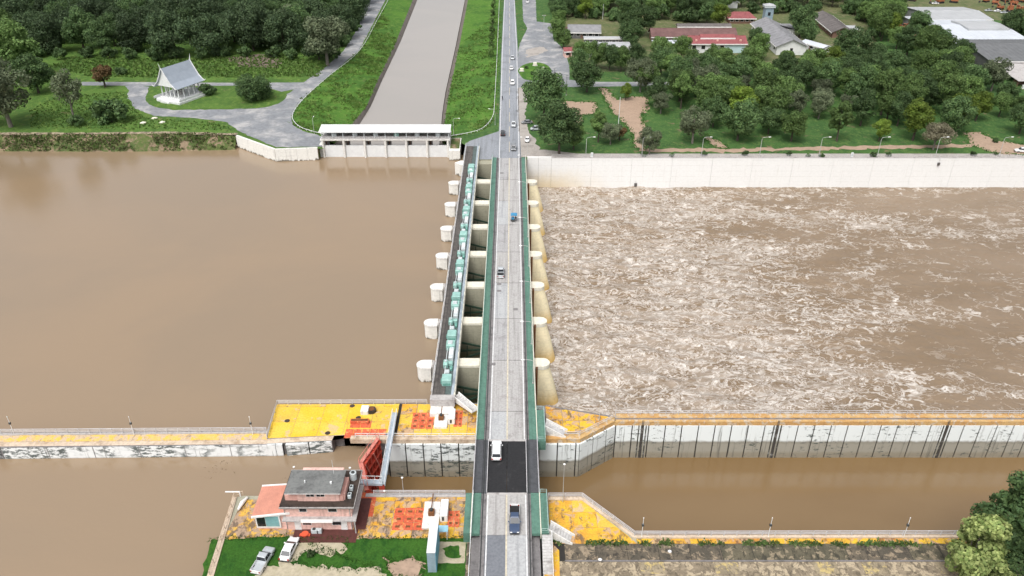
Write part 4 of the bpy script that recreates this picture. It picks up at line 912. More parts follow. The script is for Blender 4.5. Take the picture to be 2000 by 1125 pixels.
# stairs from the landings
def stairs(label, top, bot, width, n_=9, mat='stair_concrete', wall=True):
    "top and bottom are mid points of the landing edges"
    a, b = Vector(top), Vector(bot); t = thing('stairs', label, 'stairs', (b.x, b.y, b.z)); d = Vector((b.x - a.x, b.y - a.y)); L = d.length; d /= L; nn = Vector((-d.y, d.x)) * width / 2
    for k in range(n_):
        z = a.z + (b.z - a.z) * (k + 1) / (n_ + .01); s0, s1 = L * k / n_, L * (k + 1) / n_
        c = [Vector((a.x, a.y)) + d * s0 - nn, Vector((a.x, a.y)) + d * s0 + nn, Vector((a.x, a.y)) + d * s1 + nn, Vector((a.x, a.y)) + d * s1 - nn]
        MB().prism([tuple(v) for v in c], b.z - .1, z + .0).build('step', mat, t)
    if wall:
        for sg in (-1, 1):
            o = nn * sg * 1.08; w_ = nn.normalized() * .12
            pa, pb = Vector((a.x, a.y)) + o, Vector((b.x, b.y)) + o
            c = [tuple(pa - w_), tuple(pb - w_), tuple(pb + w_), tuple(pa + w_)]
            f = lambda p_, a=a, b=b, L=L, d=d: a.z + .35 + (b.z - a.z) * max(0, min(1, ((Vector(p_[:2]) - Vector((a.x, a.y))).dot(d)) / L))
            MB().prism(c, b.z - .1, f).build('side_wall', 'pier_white', t)
    return t
stairs('white concrete stairs from the bridge landing down to the worn yellow apron', (6.7, 124.5, .1), (11.0, 123.6, ZP), 2.0)
stairs('concrete stairs from the green landing down to the near terrace', (6.4, 97.5, .1), (10.6, 96.2, ZP), 1.8)
stairs('wide stained white steps beside the road below the green landing', (5.9, 95.7, .15), (5.9, 88.5, ZP), 1.6, 14, wall=False)
stairs('white stair ramp from the dam walkway down beside the bridge', (CW1 + .1, 133.4, .3), (DL - .6, 129.2, -.6), 1.5, 10)

# ------------------------------------------------------------------ lock gate and footbridge
def leaf_gate(label, a, b, side):
    a, b = Vector(a), Vector(b); t = thing('lock_gate_leaf', label, 'lock gate', (a.x, a.y, ZD), math.atan2(b.y - a.y, b.x - a.x)); L = (b - a).length; zt = -1.3 - ZD
    MB().box(0, L, -.1, .1, -1.5, zt).build('skin_plate', 'gate_red', t, True)
    for k in range(5): MB().box(.1, L - .1, side * .1, side * .75, .4 + k * 2.3, .65 + k * 2.3).build('girder', 'gate_red', t, True)
    for k in range(6): x = .25 + (L - .5) * k / 5; MB().box(x - .12, x + .12, side * .12, side * .6, -1, zt - .1).build('rib', 'gate_red', t, True)
    for x0, x1 in ((.3, L / 2), (L / 2, L - .3)): MB().beam((x0, side * .8, .6), (x1, side * .8, zt - .5), .22, .12).build('brace', 'gate_red_pale', t, True)
    MB().box(-.1, L, -.35, .35, zt, zt + .14).build('gate_walk', 'gate_red_pale', t, True)
    for s_ in (-.32, .32):
        MB().tube([(0, s_, zt + 1.15), (L, s_, zt + 1.15)], .05).build('handrail', 'gate_red_pale', t, True)
        for k in range(5): MB().box(L * k / 4 - .04, L * k / 4 + .04, s_ - .04, s_ + .04, zt + .16, zt + 1.15).build('post', 'gate_red_pale', t, True)
    return t
TIP = (GTx, (LOCK_N + LOCK_F) / 2)
leaf_gate('red steel lock gate leaf hinged at the yellow platform side', (GF[0] - .35, LOCK_F - .1), (TIP[0], TIP[1] + .1), 1)
leaf_gate('red steel lock gate leaf hinged beside the control building', (TIP[0], TIP[1] - .1), (GF[0] - .35, LOCK_N + .1), 1)
zf = -.7
for pa, pb, lab, w in ((at(771, 806, zf), at(747, 946, zf), 'pale blue steel footbridge spanning the lock behind the red gate', .85), (at(747, 942, zf + .3), at(700, 941, zf + .3), 'short grey steel walkway joining the footbridge to the red gate', .9)):
    t = thing('footbridge', lab, 'footbridge', (pa.x, pa.y, ZP)); d = (pb - pa).normalized(); nn = Vector((-d.y, d.x, 0)) * w / 2
    MB().beam(pa, pb, w, .14).build('walkway_deck', 'steel_blue', t)
    for s_ in (-1, 1):
        MB().beam(pa + nn * s_ + Vector((0, 0, -.15)), pb + nn * s_ + Vector((0, 0, -.15)), .14, .5).build('girder', 'steel_blue', t)
        MB().tube([pa + nn * s_ + Vector((0, 0, 1.05)), pb + nn * s_ + Vector((0, 0, 1.05))], .05).build('handrail', 'rail_white', t)
        k = int((pb - pa).length / 2) + 1
        for i in range(k + 1):
            q = pa.lerp(pb, i / k) + nn * s_; MB().box(q.x - .04, q.x + .04, q.y - .04, q.y + .04, zf, zf + 1.05).build('post', 'rail_white', t)
    for q in (pa + d * .4, pb - d * .3): MB().box(q.x - .3, q.x + .3, q.y - .3, q.y + .3, ZP if q.y > LOCK_F or q.y < LOCK_N else ZD - 1, zf - .3).build('support', 'gate_red', t)

# ------------------------------------------------------------------ pink control building
YF = 98.6
bx = lambda px, py, z: at(px, py, z).x
cb = thing('control_building', 'pink three storey lock control building with flat grey roof', 'building', (bx(620, 1035, ZP), 102, ZP))
xl, xr = bx(552, 1000, 3), bx(682, 1000, 3)
YB = 106.0
MB().box(xl, xr, YF, YB, ZP, .98).build('wall', 'pink_wall', cb)
sl_ = MB().box(xl - .3, xr + 1.0, YF - 1.0, YB + .2, .981, 1.2).build('balcony_slab', 'cap_grey', cb)
MB().box(xl - .05, xr + .2, YF + .05, YB, 1.201, 3.98).build('wall', 'pink_wall', cb)
tx0, tx1 = bx(545, 993, 4), bx(692, 993, 4)
MB().box(tx0, tx1, YF - .95, YB + .7, 3.981, 4.25).build('terrace_slab', 'terrace_dark', cb)
for a in ((tx0, tx1, YF - .97, YF - .87), (tx1 - .1, tx1, YF - .87, YB + .7), (tx0, tx1, YB + .62, YB + .72)): MB().box(*a, 4.1, 4.36).build('terrace_kerb', 'cap_grey', cb)
px0, px1 = bx(579, 965, 6), bx(661, 965, 6)
ph = MB().box(px0, px1, YF + .6, YB - 1.2, 4.251, 6.7).build('penthouse_wall', 'pink_wall', cb)
rx0, rx1 = bx(555, 963, 6.9), bx(665, 963, 6.9)
rf = MB().bbox(rx0, rx1, YF - .2, 103.9, 6.701, 7.0, .05).build('roof', 'roof_concrete', cb)
MB().box(rx1 - 1.5, rx1 + .35, YF + .9, 103.7, 5.2, 5.5).build('canopy', 'pink_trim', cb)
MB().box(rx1 + .1, rx1 + .35, YF + .9, 103.7, 4.25, 5.19).build('parapet', 'pink_trim', cb)
MB().box(px0 - 2.2, px0 - .02, YF + .8, YF + 1.0, 4.251, 5.4).build('parapet', 'pink_trim', cb); MB().box(px1 + .02, rx1 + .1, YF + .7, YF + .9, 4.251, 5.4).build('parapet', 'pink_trim', cb)
for q in ((604, 967), (624, 967)):
    x = bx(q[0] + 2, q[1], 5.6); w_ = MB().box(x - .75, x + .75, YF + .53, YF + .599, 5.35, 6.35).build('window', 'white_trim', cb); MB().box(x - .66, x + .66, YF + .5, YF + .529, 5.42, 6.28).build('pane', 'window_dark', w_)
for px, w in ((590, .7), (648, .8)):
    x = bx(px, 998, 3); w_ = MB().box(x - w, x + w, YF - .02, YF + .049, 2.3, 3.3).build('window', 'white_trim', cb); MB().box(x - w + .1, x + w - .1, YF - .05, YF - .021, 2.4, 3.2).build('pane', 'window_dark', w_)
for px in (597, 655):
    x = bx(px, 1026, 0); w_ = MB().box(x - .8, x + .8, YF - .07, YF - .001, -.8, .4).build('window', 'white_trim', cb); MB().box(x - .7, x + .7, YF - .1, YF - .071, -.7, .3).build('pane', 'window_dark', w_)
for px in (582, 672):
    x = bx(px, 1028, -1); d_ = MB().box(x - .55, x + .55, YF - .07, YF - .001, ZP, .2).build('door', 'white_trim', cb); MB().box(x + .35, x + .42, YF - .12, YF - .071, -1.05, -.95).build('handle', 'machine_dark', d_)
a, b = bx(589, 1015, 1), bx(651, 1015, 1)
MB().add([(a, YF - 1.15, .9), (b, YF - 1.15, .9), (b, YF - 1.02, 1.55), (a, YF - 1.02, 1.55), (a, YF - 1.1, .9), (b, YF - 1.1, .9), (b, YF - .97, 1.55), (a, YF - .97, 1.55)], [(0, 1, 2, 3), (4, 7, 6, 5), (0, 4, 5, 1), (3, 2, 6, 7), (0, 3, 7, 4), (1, 5, 6, 2)]).build('name_board', 'white_trim', cb)
MB().box(bx(574, 1035, ZP) + .2, bx(700, 1035, ZP), YF - 2.9, YF - .003, ZP, ZP + .10).build('porch_floor', 'maroon_floor', cb)
MB().box(xr + .21, xr + 2.2, YF - .002, YB, ZP, ZP + .10).build('porch_floor', 'maroon_floor', cb)
for x in (xr + .7, xr + .7): pass
MB().box(xr + .62, xr + .8, YF - .9, YF - .75, ZP + .1, .98).build('column', 'cap_grey', cb)
x = bx(622, 1030, ZP); ac = MB().bbox(x - .9, x + .9, YF - 1.0, YF - .35, ZP + .1, ZP + .95, .06).build('air_conditioner', 'hoist_grey', cb); MB().cyl(x - .4, YF - .7, ZP + .951, ZP + .99, .3, 12).build('fan', 'machine_dark', ac)
MB().box(x + .1, x + .3, YF - 1.04, YF - 1.001, ZP + .15, ZP + .9).build('grille', 'machine_dark', ac)
MB().tube([(rx0 + 3, YF + 2.2, 7), (rx0 + 3, YF + 2.2, 7.5)], .12).build('vent_pipe', 'rail_white', rf); MB().tube([(rx1 - 2, YF + 2.0, 7), (rx1 - 2, YF + 2.0, 7.4)], .2).build('vent_pipe', 'rail_white', rf); MB().tube([(rx1 - 2, 103, 7), (rx1 - 2, 103, 10)], .03).build('aerial', 'rail_white', rf)
for x, y in ((rx1 + 1.0, 100.2), (rx1 + 1.0, 102.0), (tx0 + 1.2, 100.6)):
    ac = MB().bbox(x - .3, x + .3, y - .45, y + .45, 4.26, 4.95, .05).build('air_conditioner', 'hoist_grey', cb); MB().cyl(x, y, 4.951, 4.99, .22, 12).build('fan', 'machine_dark', ac)
for x in (xl + .05, xr - .1): MB().tube([(x, YF - .08, 3.9), (x, YF - .08, ZP)], .06).build('downpipe', 'cap_grey', cb)
MB().tube([(rx0, YF - .26, 6.78), (rx1, YF - .26, 6.78)], .09).build('gutter', 'cap_grey', cb)
for k in range(9): x = tx0 + .3 + (tx1 - tx0 - .6) * k / 8; MB().box(x - .03, x + .03, YF - .93, YF - .87, 4.36, 5.1).build('terrace_post', 'terrace_dark', cb)
MB().tube([(tx0 + .2, YF - .9, 5.1), (tx1 - .1, YF - .9, 5.1), (tx1 - .1, YB + .6, 5.1)], .035).build('terrace_rail', 'terrace_dark', cb)
for px in (604, 624):
    x = bx(px + 2, 967, 5.6); MB().box(x - .03, x + .03, YF + .48, YF + .499, 5.42, 6.28).build('mullion', 'white_trim', cb)
tk = MB().cyl(rx1 + .9, 104.6, 4.26, 5.7, .6, 16).build('water_tank', 'hoist_grey', cb); MB().cyl(rx1 + .9, 104.6, 5.701, 5.85, .3, 12).build('lid', 'machine_dark', tk)
# annex with lean-to roof
an = thing('annex', 'single storey annex with salmon pink sloping roof beside the control building', 'building', (bx(520, 1030, ZP), 100, ZP))
P = [at(491, 1011, 1.9), at(566, 1003, 1.9), at(560, 948, 2.7), at(512, 951, 2.7)]
up = Vector((0, 0, .16))
MB().add([*P, *[q + up for q in P]], [(3, 2, 1, 0), (4, 5, 6, 7), (0, 1, 5, 4), (1, 2, 6, 5), (2, 3, 7, 6), (3, 0, 4, 7)]).build('roof', 'salmon_roof', an)
for a, b in ((P[0], P[1]), (P[3], P[2])): MB().beam(a + Vector((0, -.05 if a is P[0] else .05, .14)), b + Vector((0, -.05 if a is P[0] else .05, .14)), .3, .3).build('fascia', 'white_trim', an)
n_rib = 14
for k in range(1, n_rib): 
    t_ = k / n_rib; MB().beam(P[0].lerp(P[1], t_) + up * 1.05, P[3].lerp(P[2], t_) + up * 1.05, .07, .05).build('roof_rib', 'salmon_roof', an)
ax0, ax1 = bx(506, 1030, ZP), bx(566, 1030, ZP)
MB().box(ax0, xl - .01, YF + .2, 104.5, ZP, 1.85).build('wall', 'pink_wall', an)
w_ = MB().bbox(ax0 - .1, ax0 + 4.2, YF - .1, YF + .199, ZP + .6, 1.5, .04).build('window', 'white_trim', an)
MB().box(ax0 + .15, ax0 + 1.6, YF - .13, YF - .101, ZP + .95, 1.3).build('pane', 'window_dark', w_); MB().box(ax0 + 1.65, ax0 + 3.95, YF - .13, YF - .101, ZP + .95, 1.3).build('pane', 'window_aqua', w_)
# blue sided display box on the lawn
p = at(845, 1118, ZP); sb = thing('display_hoarding', 'tall narrow white topped hoarding with blue side on the lawn by the road', 'hoarding', p)
MB().box(-.75, .62, 0, 6.2, .0, 4.6).build('frame', 'sign_grey', sb, True); MB().box(.621, .70, .05, 6.15, .05, 4.55).build('face', 'blue_sign', sb, True); MB().box(-.78, .66, -.03, 6.23, 4.601, 4.68).build('top', 'white_paint', sb, True)
p = at(858, 1049, ZP); sb = thing('shelter', 'small pale blue flat shelter behind the blue sided hoarding', 'shelter', p)
MB().bbox(-1.6, 1.6, -.7, .7, 2.0, 2.15, .04).build('roof', 'sky_blue', sb, True)
for x in (-1.4, 1.4):
    for y in (-.55, .55): MB().box(x - .05, x + .05, y - .05, y + .05, 0, 2.0).build('post', 'rail_white', sb, True)

# ------------------------------------------------------------------ canal intake regulator and quay wall
rg = thing('canal_intake', 'white canal intake structure with long white roof and six gate bays', 'regulator', ((REG_X0 + REG_X1) / 2, REG_Y, ZU))
W6 = (REG_X1 - REG_X0) / 6
zt_, zd_ = zat(755, 285, REG_Y), zat(755, 272, REG_Y - .3)
for k in range(6):
    a, b = REG_X0 + W6 * k + (.45 if k else .1), REG_X0 + W6 * (k + 1) - (.45 if k < 5 else .1)
    MB().box(a, b, REG_Y + .3, REG_Y + 1.0, ZU - 2, zt_).build('breast_wall', 'white_paint', rg)
    MB().box(a, b, REG_Y + .5, REG_Y + .8, zd_ - 1.0, zd_ - .4).build('beam', 'cap_grey', rg)
    g_ = MB().box(a, a + 1.4, REG_Y + 2.5, REG_Y + 3.1, ZU, zd_ - .4).build('gate_post', 'gutter', rg)
    MB().tube([(a + .7, REG_Y + 2.2, ZU), (a + .7, REG_Y + 2.2, zd_)], .14).build('screw_stem', 'rust', g_)
for k in range(7):
    x = REG_X0 + W6 * k
    MB().loft([stadium_y for stadium_y in [[(x - .44, REG_Y + 8.5, z), (x - .44, REG_Y - .1, z), (x - .2, REG_Y - .5, z), (x + .2, REG_Y - .5, z), (x + .44, REG_Y - .1, z), (x + .44, REG_Y + 8.5, z)] for z in (ZU - 2, zd_ - .41)]]).build('pier', 'pier_white', rg)
fl = MB().box(REG_X0 - .8, REG_X1 + .8, REG_Y - .6, REG_B, zd_ - .4, zd_).build('operating_floor', 'pier_white', rg)
MB().box(REG_X0 - .6, REG_X1 + .6, REG_Y - .4, REG_B - .2, zd_ + .001, zd_ + .03).build('floor_finish', 'cap_grey', fl)
zr_ = zat(755, 259, REG_Y + .6)
rf = MB(); r0, r1 = REG_X0 - 1.3, REG_X1 + 1.0
rf.loft([[(x, REG_Y + .4, zr_), (x, REG_Y + 6.6, zr_ + .9), (x, REG_Y + 6.6, zr_ + 1.1), (x, REG_Y + .4, zr_ + .22)][::-1] for x in (r0, r1)]).build('roof', 'white_paint', rg)
for k in range(13):
    x = REG_X0 - .3 + (REG_X1 - REG_X0 + .6) * k / 12
    MB().box(x - .1, x + .1, REG_Y + .9, REG_Y + 1.1, zd_, zr_ + .05).build('column', 'hoist_grey', rg); MB().box(x - .1, x + .1, REG_Y + 5.9, REG_Y + 6.1, zd_, zr_ + .8).build('column', 'hoist_grey', rg)
MB().box(REG_X0 - .4, REG_X1 + .4, REG_Y + 6.11, REG_Y + 6.2, zd_, zr_ + .75).build('back_screen', 'hoist_grey', rg)
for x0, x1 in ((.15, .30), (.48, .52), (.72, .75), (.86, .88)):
    MB().box(REG_X0 + (REG_X1 - REG_X0) * x0, REG_X0 + (REG_X1 - REG_X0) * x1, REG_Y + 6.0, REG_Y + 6.10, zd_ + .3, zr_ + .2).build('panel', 'wall_dark', rg)
for k in range(6):
    x = REG_X0 + W6 * (k + .5)
    hb = MB().bbox(x - .9, x + .9, REG_Y + 2.6, REG_Y + 4.2, zd_ + .03, zd_ + 1.3, .1).build('hoist', 'turquoise' if k == 3 else 'hoist_grey', rg); MB().tube([(x - 2.6, REG_Y + 3.4, zd_ + .8), (x + 2.6, REG_Y + 3.4, zd_ + .8)], .12).build('shaft', 'machine_dark', hb)
for z in (zd_ + .55, zd_ + 1.05): MB().tube([(REG_X0 - .7, REG_Y - .45, z), (REG_X1 + .7, REG_Y - .45, z)], .05).build('handrail', 'rail_grey', rg)
pst = MB().box(-.05, .05, -.05, .05, 0, 1.05).mesh('post', 'rail_grey')
for k in range(33): put('post', pst, rg, (REG_X0 - .7 + k * (REG_X1 - REG_X0 + 1.4) / 32 - wloc(rg).x, -.45, zd_ - ZU))
MB().box(REG_X0 - 1.6, REG_X0 - .45, REG_Y + .6, REG_B, ZU - 2, ZG + .3).build('wing_wall', 'pier_white', rg)
ex = REG_X1
MB().prism([(ex + .5, REG_Y - 3.2), (ex + 4.6, REG_Y - 3.2), (ex + 4.6, REG_B - 2), (ex + .5, REG_B - 2)], ZU - 2, lambda q: -1.2 if q[1] < REG_Y else 0).build('wing_wall', 'pier_up', rg)
MB().add([(ex + .8, REG_Y - 2.6, -1.15), (ex + 4.3, REG_Y - 2.6, -1.15), (ex + 4.3, REG_B - 2.5, .1), (ex + .8, REG_B - 2.5, .1)], [(0, 1, 2, 3)]).build('mossy_slope', 'bank_rough', rg)
qw = thing('quay_wall', 'angled white quay wall beside the canal intake plaza', 'wall', (QL[1][0], QL[1][1], ZU))
for a, b in ((QL[0], QL[1]), (QL[1], (REG_X0 - 1.62, QL[2][1]))):
    A, B = Vector(a), Vector(b); d = (B - A); L = d.length; d /= L; nn = Vector((d.y, -d.x)) * .35; k = 4
    for i in range(k):
        s_, e_ = A + d * (L * i / k + .03), A + d * (L * (i + 1) / k - .03)
        MB().prism([tuple(s_ + nn), tuple(e_ + nn), tuple(e_ - nn * 1.6), tuple(s_ - nn * 1.6)], ZU - 2, ZG + .35).build('wall_panel', 'pier_up', qw)
MB().prism([QL[0], QL[1], (REG_X0 - 1.62, QL[2][1]), (REG_X0 - 1.62, QL[2][1] + 3), (QL[1][0], QL[1][1] + 6), (QL[0][0], QL[0][1] + 3)], ZU - 2, ZG - .05).build('backfill', 'bank_rough', qw)

# ------------------------------------------------------------------ white pavilion
c0 = at(358, 200, ZG); pv = thing('pavilion', 'white open pavilion with steep slate gable roof and columns', 'pavilion', c0, R(64))
pv.location = at(356, 190, ZG); pv.scale = (1.12, 1.12, 1.25)
MB().prism([(-8, -7), (6.5, -7), (8.5, -5), (8.5, 6), (-6, 7), (-8, 5)], 0, .7).build('terrace', 'white_paint', pv, True)
MB().bbox(-6, 6, -5, 5, .701, 1.3, .1).build('base', 'white_paint', pv, True)
for k in range(4): MB().box(-8.8 - k * .5, -8.02 - k * .0, -2.2, 2.2, 0, .6 - k * .15).build('step', 'white_paint', pv, True) if k == 0 else None
for i in range(5):
    for sg in (-1, 1):
        x = -5.2 + 2.6 * i; c_ = MB().cyl(x, sg * 4.2, 1.3, 5.0, .26, 10).build('column', 'white_paint', pv, True); MB().box(x - .4, x + .4, sg * 4.2 - .4, sg * 4.2 + .4, 4.75, 5.05).build('capital', 'white_paint', c_, True)
for sg in (-1, 1):
    for i in range(3): MB().cyl(sg * 5.2, -2.1 + 2.1 * i, 1.3, 5.0, .22, 10).build('column', 'white_paint', pv, True)
MB().box(-5.6, 5.6, -4.6, 4.6, 5.06, 5.4).build('ceiling', 'plaster_white', pv, True)
prof = [(5.6, 4.9), (3.4, 6.6), (1.7, 8.9), (0, 11.6)]
for sg in (-1, 1):
    m = MB(); ring = lambda x: [(x, sg * y, z) for y, z in prof] + [(x, sg * (y - .12), z - .18) for y, z in prof[::-1]]
    a_, b_ = ring(-7.2), ring(7.2); m.loft([a_, b_] if sg > 0 else [b_, a_]); m.build('roof_slope', 'tile_slate', pv, True)
    for x in (-7.3, 7.3):
        MB().tube([(x, sg * y, z + .12) for y, z in prof], [.16, .2, .22, .16], 6).build('bargeboard', 'white_paint', pv, True)
        MB().tube([(x, sg * 5.6, 4.95), (x + (.2 if x > 0 else -.2), sg * 6.2, 5.3), (x, sg * 6.3, 5.9)], [.16, .12, .04], 6).build('finial', 'white_paint', pv, True)
for x in (-7.3, 7.3):
    MB().tube([(x, 0, 11.5), (x * 1.04, 0, 12.4), (x * 1.08, 0, 13.6)], [.2, .14, .03], 6).build('finial', 'white_paint', pv, True)
    MB().add([(x * .93, -4.6, 5.4), (x * .93, 4.6, 5.4), (x * .93, 1.6, 8.7), (x * .93, 0, 11.2), (x * .93, -1.6, 8.7)], [(0, 1, 2, 3, 4)]).build('gable', 'plaster_white', pv, True)
for sg in (-1, 1):
    MB().box(-7.6, 8, sg * 6.6 - .1, sg * 6.6 + .1, .701, 1.5).build('balustrade', 'white_paint', pv, True)
MB().box(8.1, 8.3, -4.8, 6, .701, 1.5).build('balustrade', 'white_paint', pv, True)
MB().bbox(-1.2, 1.2, -1, 1, 1.301, 2.6, .1).build('altar', 'cap_grey', pv, True)
MB().box(-.5, .5, 1.2, 2.2, 1.301, 3.4).build('statue_niche', 'terrace_dark', pv, True)

# ------------------------------------------------------------------ town buildings
def gable_house(name, label, x, y, rot, L, Wd, h, rise, over, wm, rm, wins=4, door=True, trim='white_trim', ribs=0, cat='building', skirt=0, hip=0.0):
    t = thing(name, label, cat, (x, y, ZG), rot)
    MB().box(-L / 2, L / 2, -Wd / 2, Wd / 2, -.3, h).build('wall', wm, t, True)
    hy, hx_ = Wd / 2 + over, L / 2 + over; ez = h - rise * over / (Wd / 2)
    for sg in (-1, 1):
        a = [(-hx_, sg * hy, ez), (hx_, sg * hy, ez), (hx_ - hip, 0, h + rise), (-hx_ + hip, 0, h + rise)]
        if sg > 0: a = a[::-1]
        m = MB(); m.add(a + [(p[0], p[1], p[2] + .2) for p in a], [(3, 2, 1, 0), (4, 5, 6, 7), (0, 1, 5, 4), (1, 2, 6, 5), (2, 3, 7, 6), (3, 0, 4, 7)]); rs = m.build('roof_slope', rm, t, True)
        for k in range(1, ribs):
            xx = -hx_ + 2 * hx_ * k / ribs
            MB().beam((xx, sg * hy, ez + .22), (xx * (1 - hip / hx_), sg * .05, h + rise + .22), .12, .08).build('roof_rib', rm, rs, True)
        MB().box(-hx_, hx_, sg * hy - .06, sg * hy + .06, ez - .25, ez + .24).build('fascia', trim, t, True)
    if hip:
        for sg in (-1, 1): MB().add([(sg * hx_, -hy, ez + .2), (sg * hx_, hy, ez + .2), (sg * (hx_ - hip), 0, h + rise + .2)], [(0, 1, 2) if sg > 0 else (2, 1, 0)]).build('roof_hip', rm, t, True)
    else:
        for sg in (-1, 1): MB().add([(sg * L / 2, -Wd / 2, h), (sg * L / 2, Wd / 2, h), (sg * L / 2, 0, h + rise)], [(0, 1, 2) if sg > 0 else (2, 1, 0)]).build('gable', wm, t, True)
    MB().tube([(-hx_ + hip, 0, h + rise + .2), (hx_ - hip, 0, h + rise + .2)], .14, 6).build('ridge_cap', rm, t, True)
    for k in range(wins):
        xx = -L / 2 + L * (k + .5) / wins
        for sg in (-1, 1):
            w = min(1.1, L / wins * .36); o = MB().box(xx - w, xx + w, sg * Wd / 2 - .06, sg * Wd / 2 + .06, h * .38, h * .8).build('window', trim, t, True)
            MB().box(xx - w + .12, xx + w - .12, sg * Wd / 2 - .1, sg * Wd / 2 + .1, h * .41, h * .77).build('pane', 'window_dark', o, True)
    for sg in (-1, 1):
        o = MB().box(sg * L / 2 - .06, sg * L / 2 + .06, -.9, .9, h * .38, h * .8).build('window', trim, t, True); MB().box(sg * L / 2 - .1, sg * L / 2 + .1, -.75, .75, h * .42, h * .76).build('pane', 'window_dark', o, True)
    if door:
        dd = MB().box(-L * .08 - .6, -L * .08 + .6, -Wd / 2 - .08, -Wd / 2 - .061, 0, 2.2).build('door', 'brick_dull', t, True); MB().box(-L * .08 + .35, -L * .08 + .45, -Wd / 2 - .14, -Wd / 2 - .081, 1, 1.1).build('handle', 'rim', dd, True)
    return t
def span(pa, pb, z):
    a, b = at(*pa, z), at(*pb, z); return (a + b) / 2, (b - a).length, math.atan2(b.y - a.y, b.x - a.x)
# red roofed house with raised ridge
f = at(1400, 104, ZG); rh = gable_house('town_house', 'white house with bright red roof and raised ridge behind the park trees', f.x, f.y + 6, 0, 29, 11, 5.0, 2.4, .9, 'plaster_white', 'tile_red', 6, ribs=12)
o = MB().loft([[(x, -2.6, 7.0), (x, 0, 8.4), (x, 2.6, 7.0), (x, 2.6, 6.5), (x, -2.6, 6.5)] for x in (-8.5, 9.5)]).build('raised_roof', 'tile_red', rh, True)
MB().box(-8.6, 9.6, -2.75, -2.61, 6.3, 7.05).build('fascia', 'white_trim', o, True)
for x in (-11, 0, 12): MB().bbox(x - .5, x + .5, -4.4, -3.6, 5.6, 6.5, .1).build('roof_vent', 'pink_trim', rh, True)
MB().box(4, 14, -5.62, -5.52, 0, 4.8).build('aqua_panel', 'plaster_aqua', rh, True)
p = at(1310, 99, ZG); t = thing('carport', 'flat white carport roof beside the red roofed house', 'carport', (p.x, p.y + 3, ZG)); MB().box(-9.5, 8.5, -3, 4, 3.6, 3.9).build('roof', 'sheet_white', t, True)
for x in (-9, -3, 3, 8): MB().box(x - .1, x + .1, -2.7, -2.5, 0, 3.6).build('post', 'rail_white', t, True); MB().box(x - .1, x + .1, 3.5, 3.7, 0, 3.6).build('post', 'rail_white', t, True)
MB().box(-9, 8, 3.8, 3.95, 0, 3.6).build('back_wall', 'wall_dark', t, True)
f = at(1355, 84, ZG); gable_house('long_house', 'long low building with dull maroon tiled roof behind the red roofed house', f.x, f.y + 6, 0, 45, 12, 3.6, 2.8, 1.0, 'brick_dull', 'tile_brown', 9, ribs=18)
f = at(1375, 63, ZG); gable_house('shed', 'narrow dark brown roofed shed behind the maroon roofed building', f.x, f.y + 3, 0, 30, 5, 3.0, 1.0, .5, 'brick_dull', 'tile_taupe', 6)
f = at(1448, 46, ZG); gable_house('town_house', 'small house with red hipped roof under the bright green tree', f.x, f.y + 4, 0, 15, 9, 3.4, 2.4, .9, 'brick_dull', 'tile_red', 5, hip=3.5, ribs=10)
f = at(1414, 15, ZG); gable_house('town_house', 'pale house with light grey gable roof at the back of the town', f.x, f.y + 5, R(90), 14, 16, 3.8, 3.6, 1.0, 'plaster_white', 'sheet_grey', 4)
# grey hall with tower
c_, L_, r_ = span((1496, 40), (1548, 84), 5.5)
gh = gable_house('assembly_hall', 'grey roofed hall with a square water tower at its end', c_.x, c_.y, r_, L_ * 1.0, 15, 4.6, 3.2, 1.0, 'plaster_white', 'tile_grey', 6, ribs=14)
MB().box(-L_ / 2 - .2, -L_ / 2 + 12, 5.5, 13.5, 0, 4.0).build('side_wing', 'plaster_white', gh, True); MB().loft([[(-L_ / 2 - 1, 5, 4.0), (-L_ / 2 + 13, 5, 6.2), (-L_ / 2 + 13, 14.3, 4.0), (-L_ / 2 - 1, 14.3, 4.0)][::1], [(-L_ / 2 - 1, 5, 4.2), (-L_ / 2 + 13, 5, 6.4), (-L_ / 2 + 13, 14.3, 4.2), (-L_ / 2 - 1, 14.3, 4.2)]]).build('wing_roof', 'tile_grey', gh, True)
p = at(1497, 46, ZG); t = thing('water_tower', 'square pale water tower with overhanging cap beside the grey hall', 'tower', p)
MB().box(-2.4, 2.4, -2.4, 2.4, 0, 9.5).build('shaft', 'sign_grey', t, True); MB().bbox(-3.1, 3.1, -3.1, 3.1, 9.5, 10.6, .1).build('tank', 'hoist_grey', t, True); MB().loft([[(-3.3, -3.3, 10.6), (3.3, -3.3, 10.6), (3.3, 3.3, 10.6), (-3.3, 3.3, 10.6)], [(-.3, -.3, 11.6), (.3, -.3, 11.6), (.3, .3, 11.6), (-.3, .3, 11.6)]]).build('roof', 'sheet_grey', t, True)
MB().box(-.8, .8, -2.45, -2.401, 5, 7).build('window', 'window_dark', t, True)
c_, L_, r_ = span((1556, 88), (1606, 104), 3); gable_house('shed', 'narrow white roofed shed at the end of the grey hall', at(1592, 98, ZG).x, at(1592, 98, ZG).y, R(-62), 15, 6, 3.0, .8, .5, 'plaster_white', 'sheet_white', 3)
c_, L_, r_ = span((1607, 24), (1648, 56), 4.5); th = gable_house('town_house', 'house with weathered taupe roof beside the dry lawn', c_.x, c_.y, r_, L_ * 1.0, 11, 3.4, 2.4, 1.0, 'brick_dull', 'tile_taupe', 5, ribs=12)
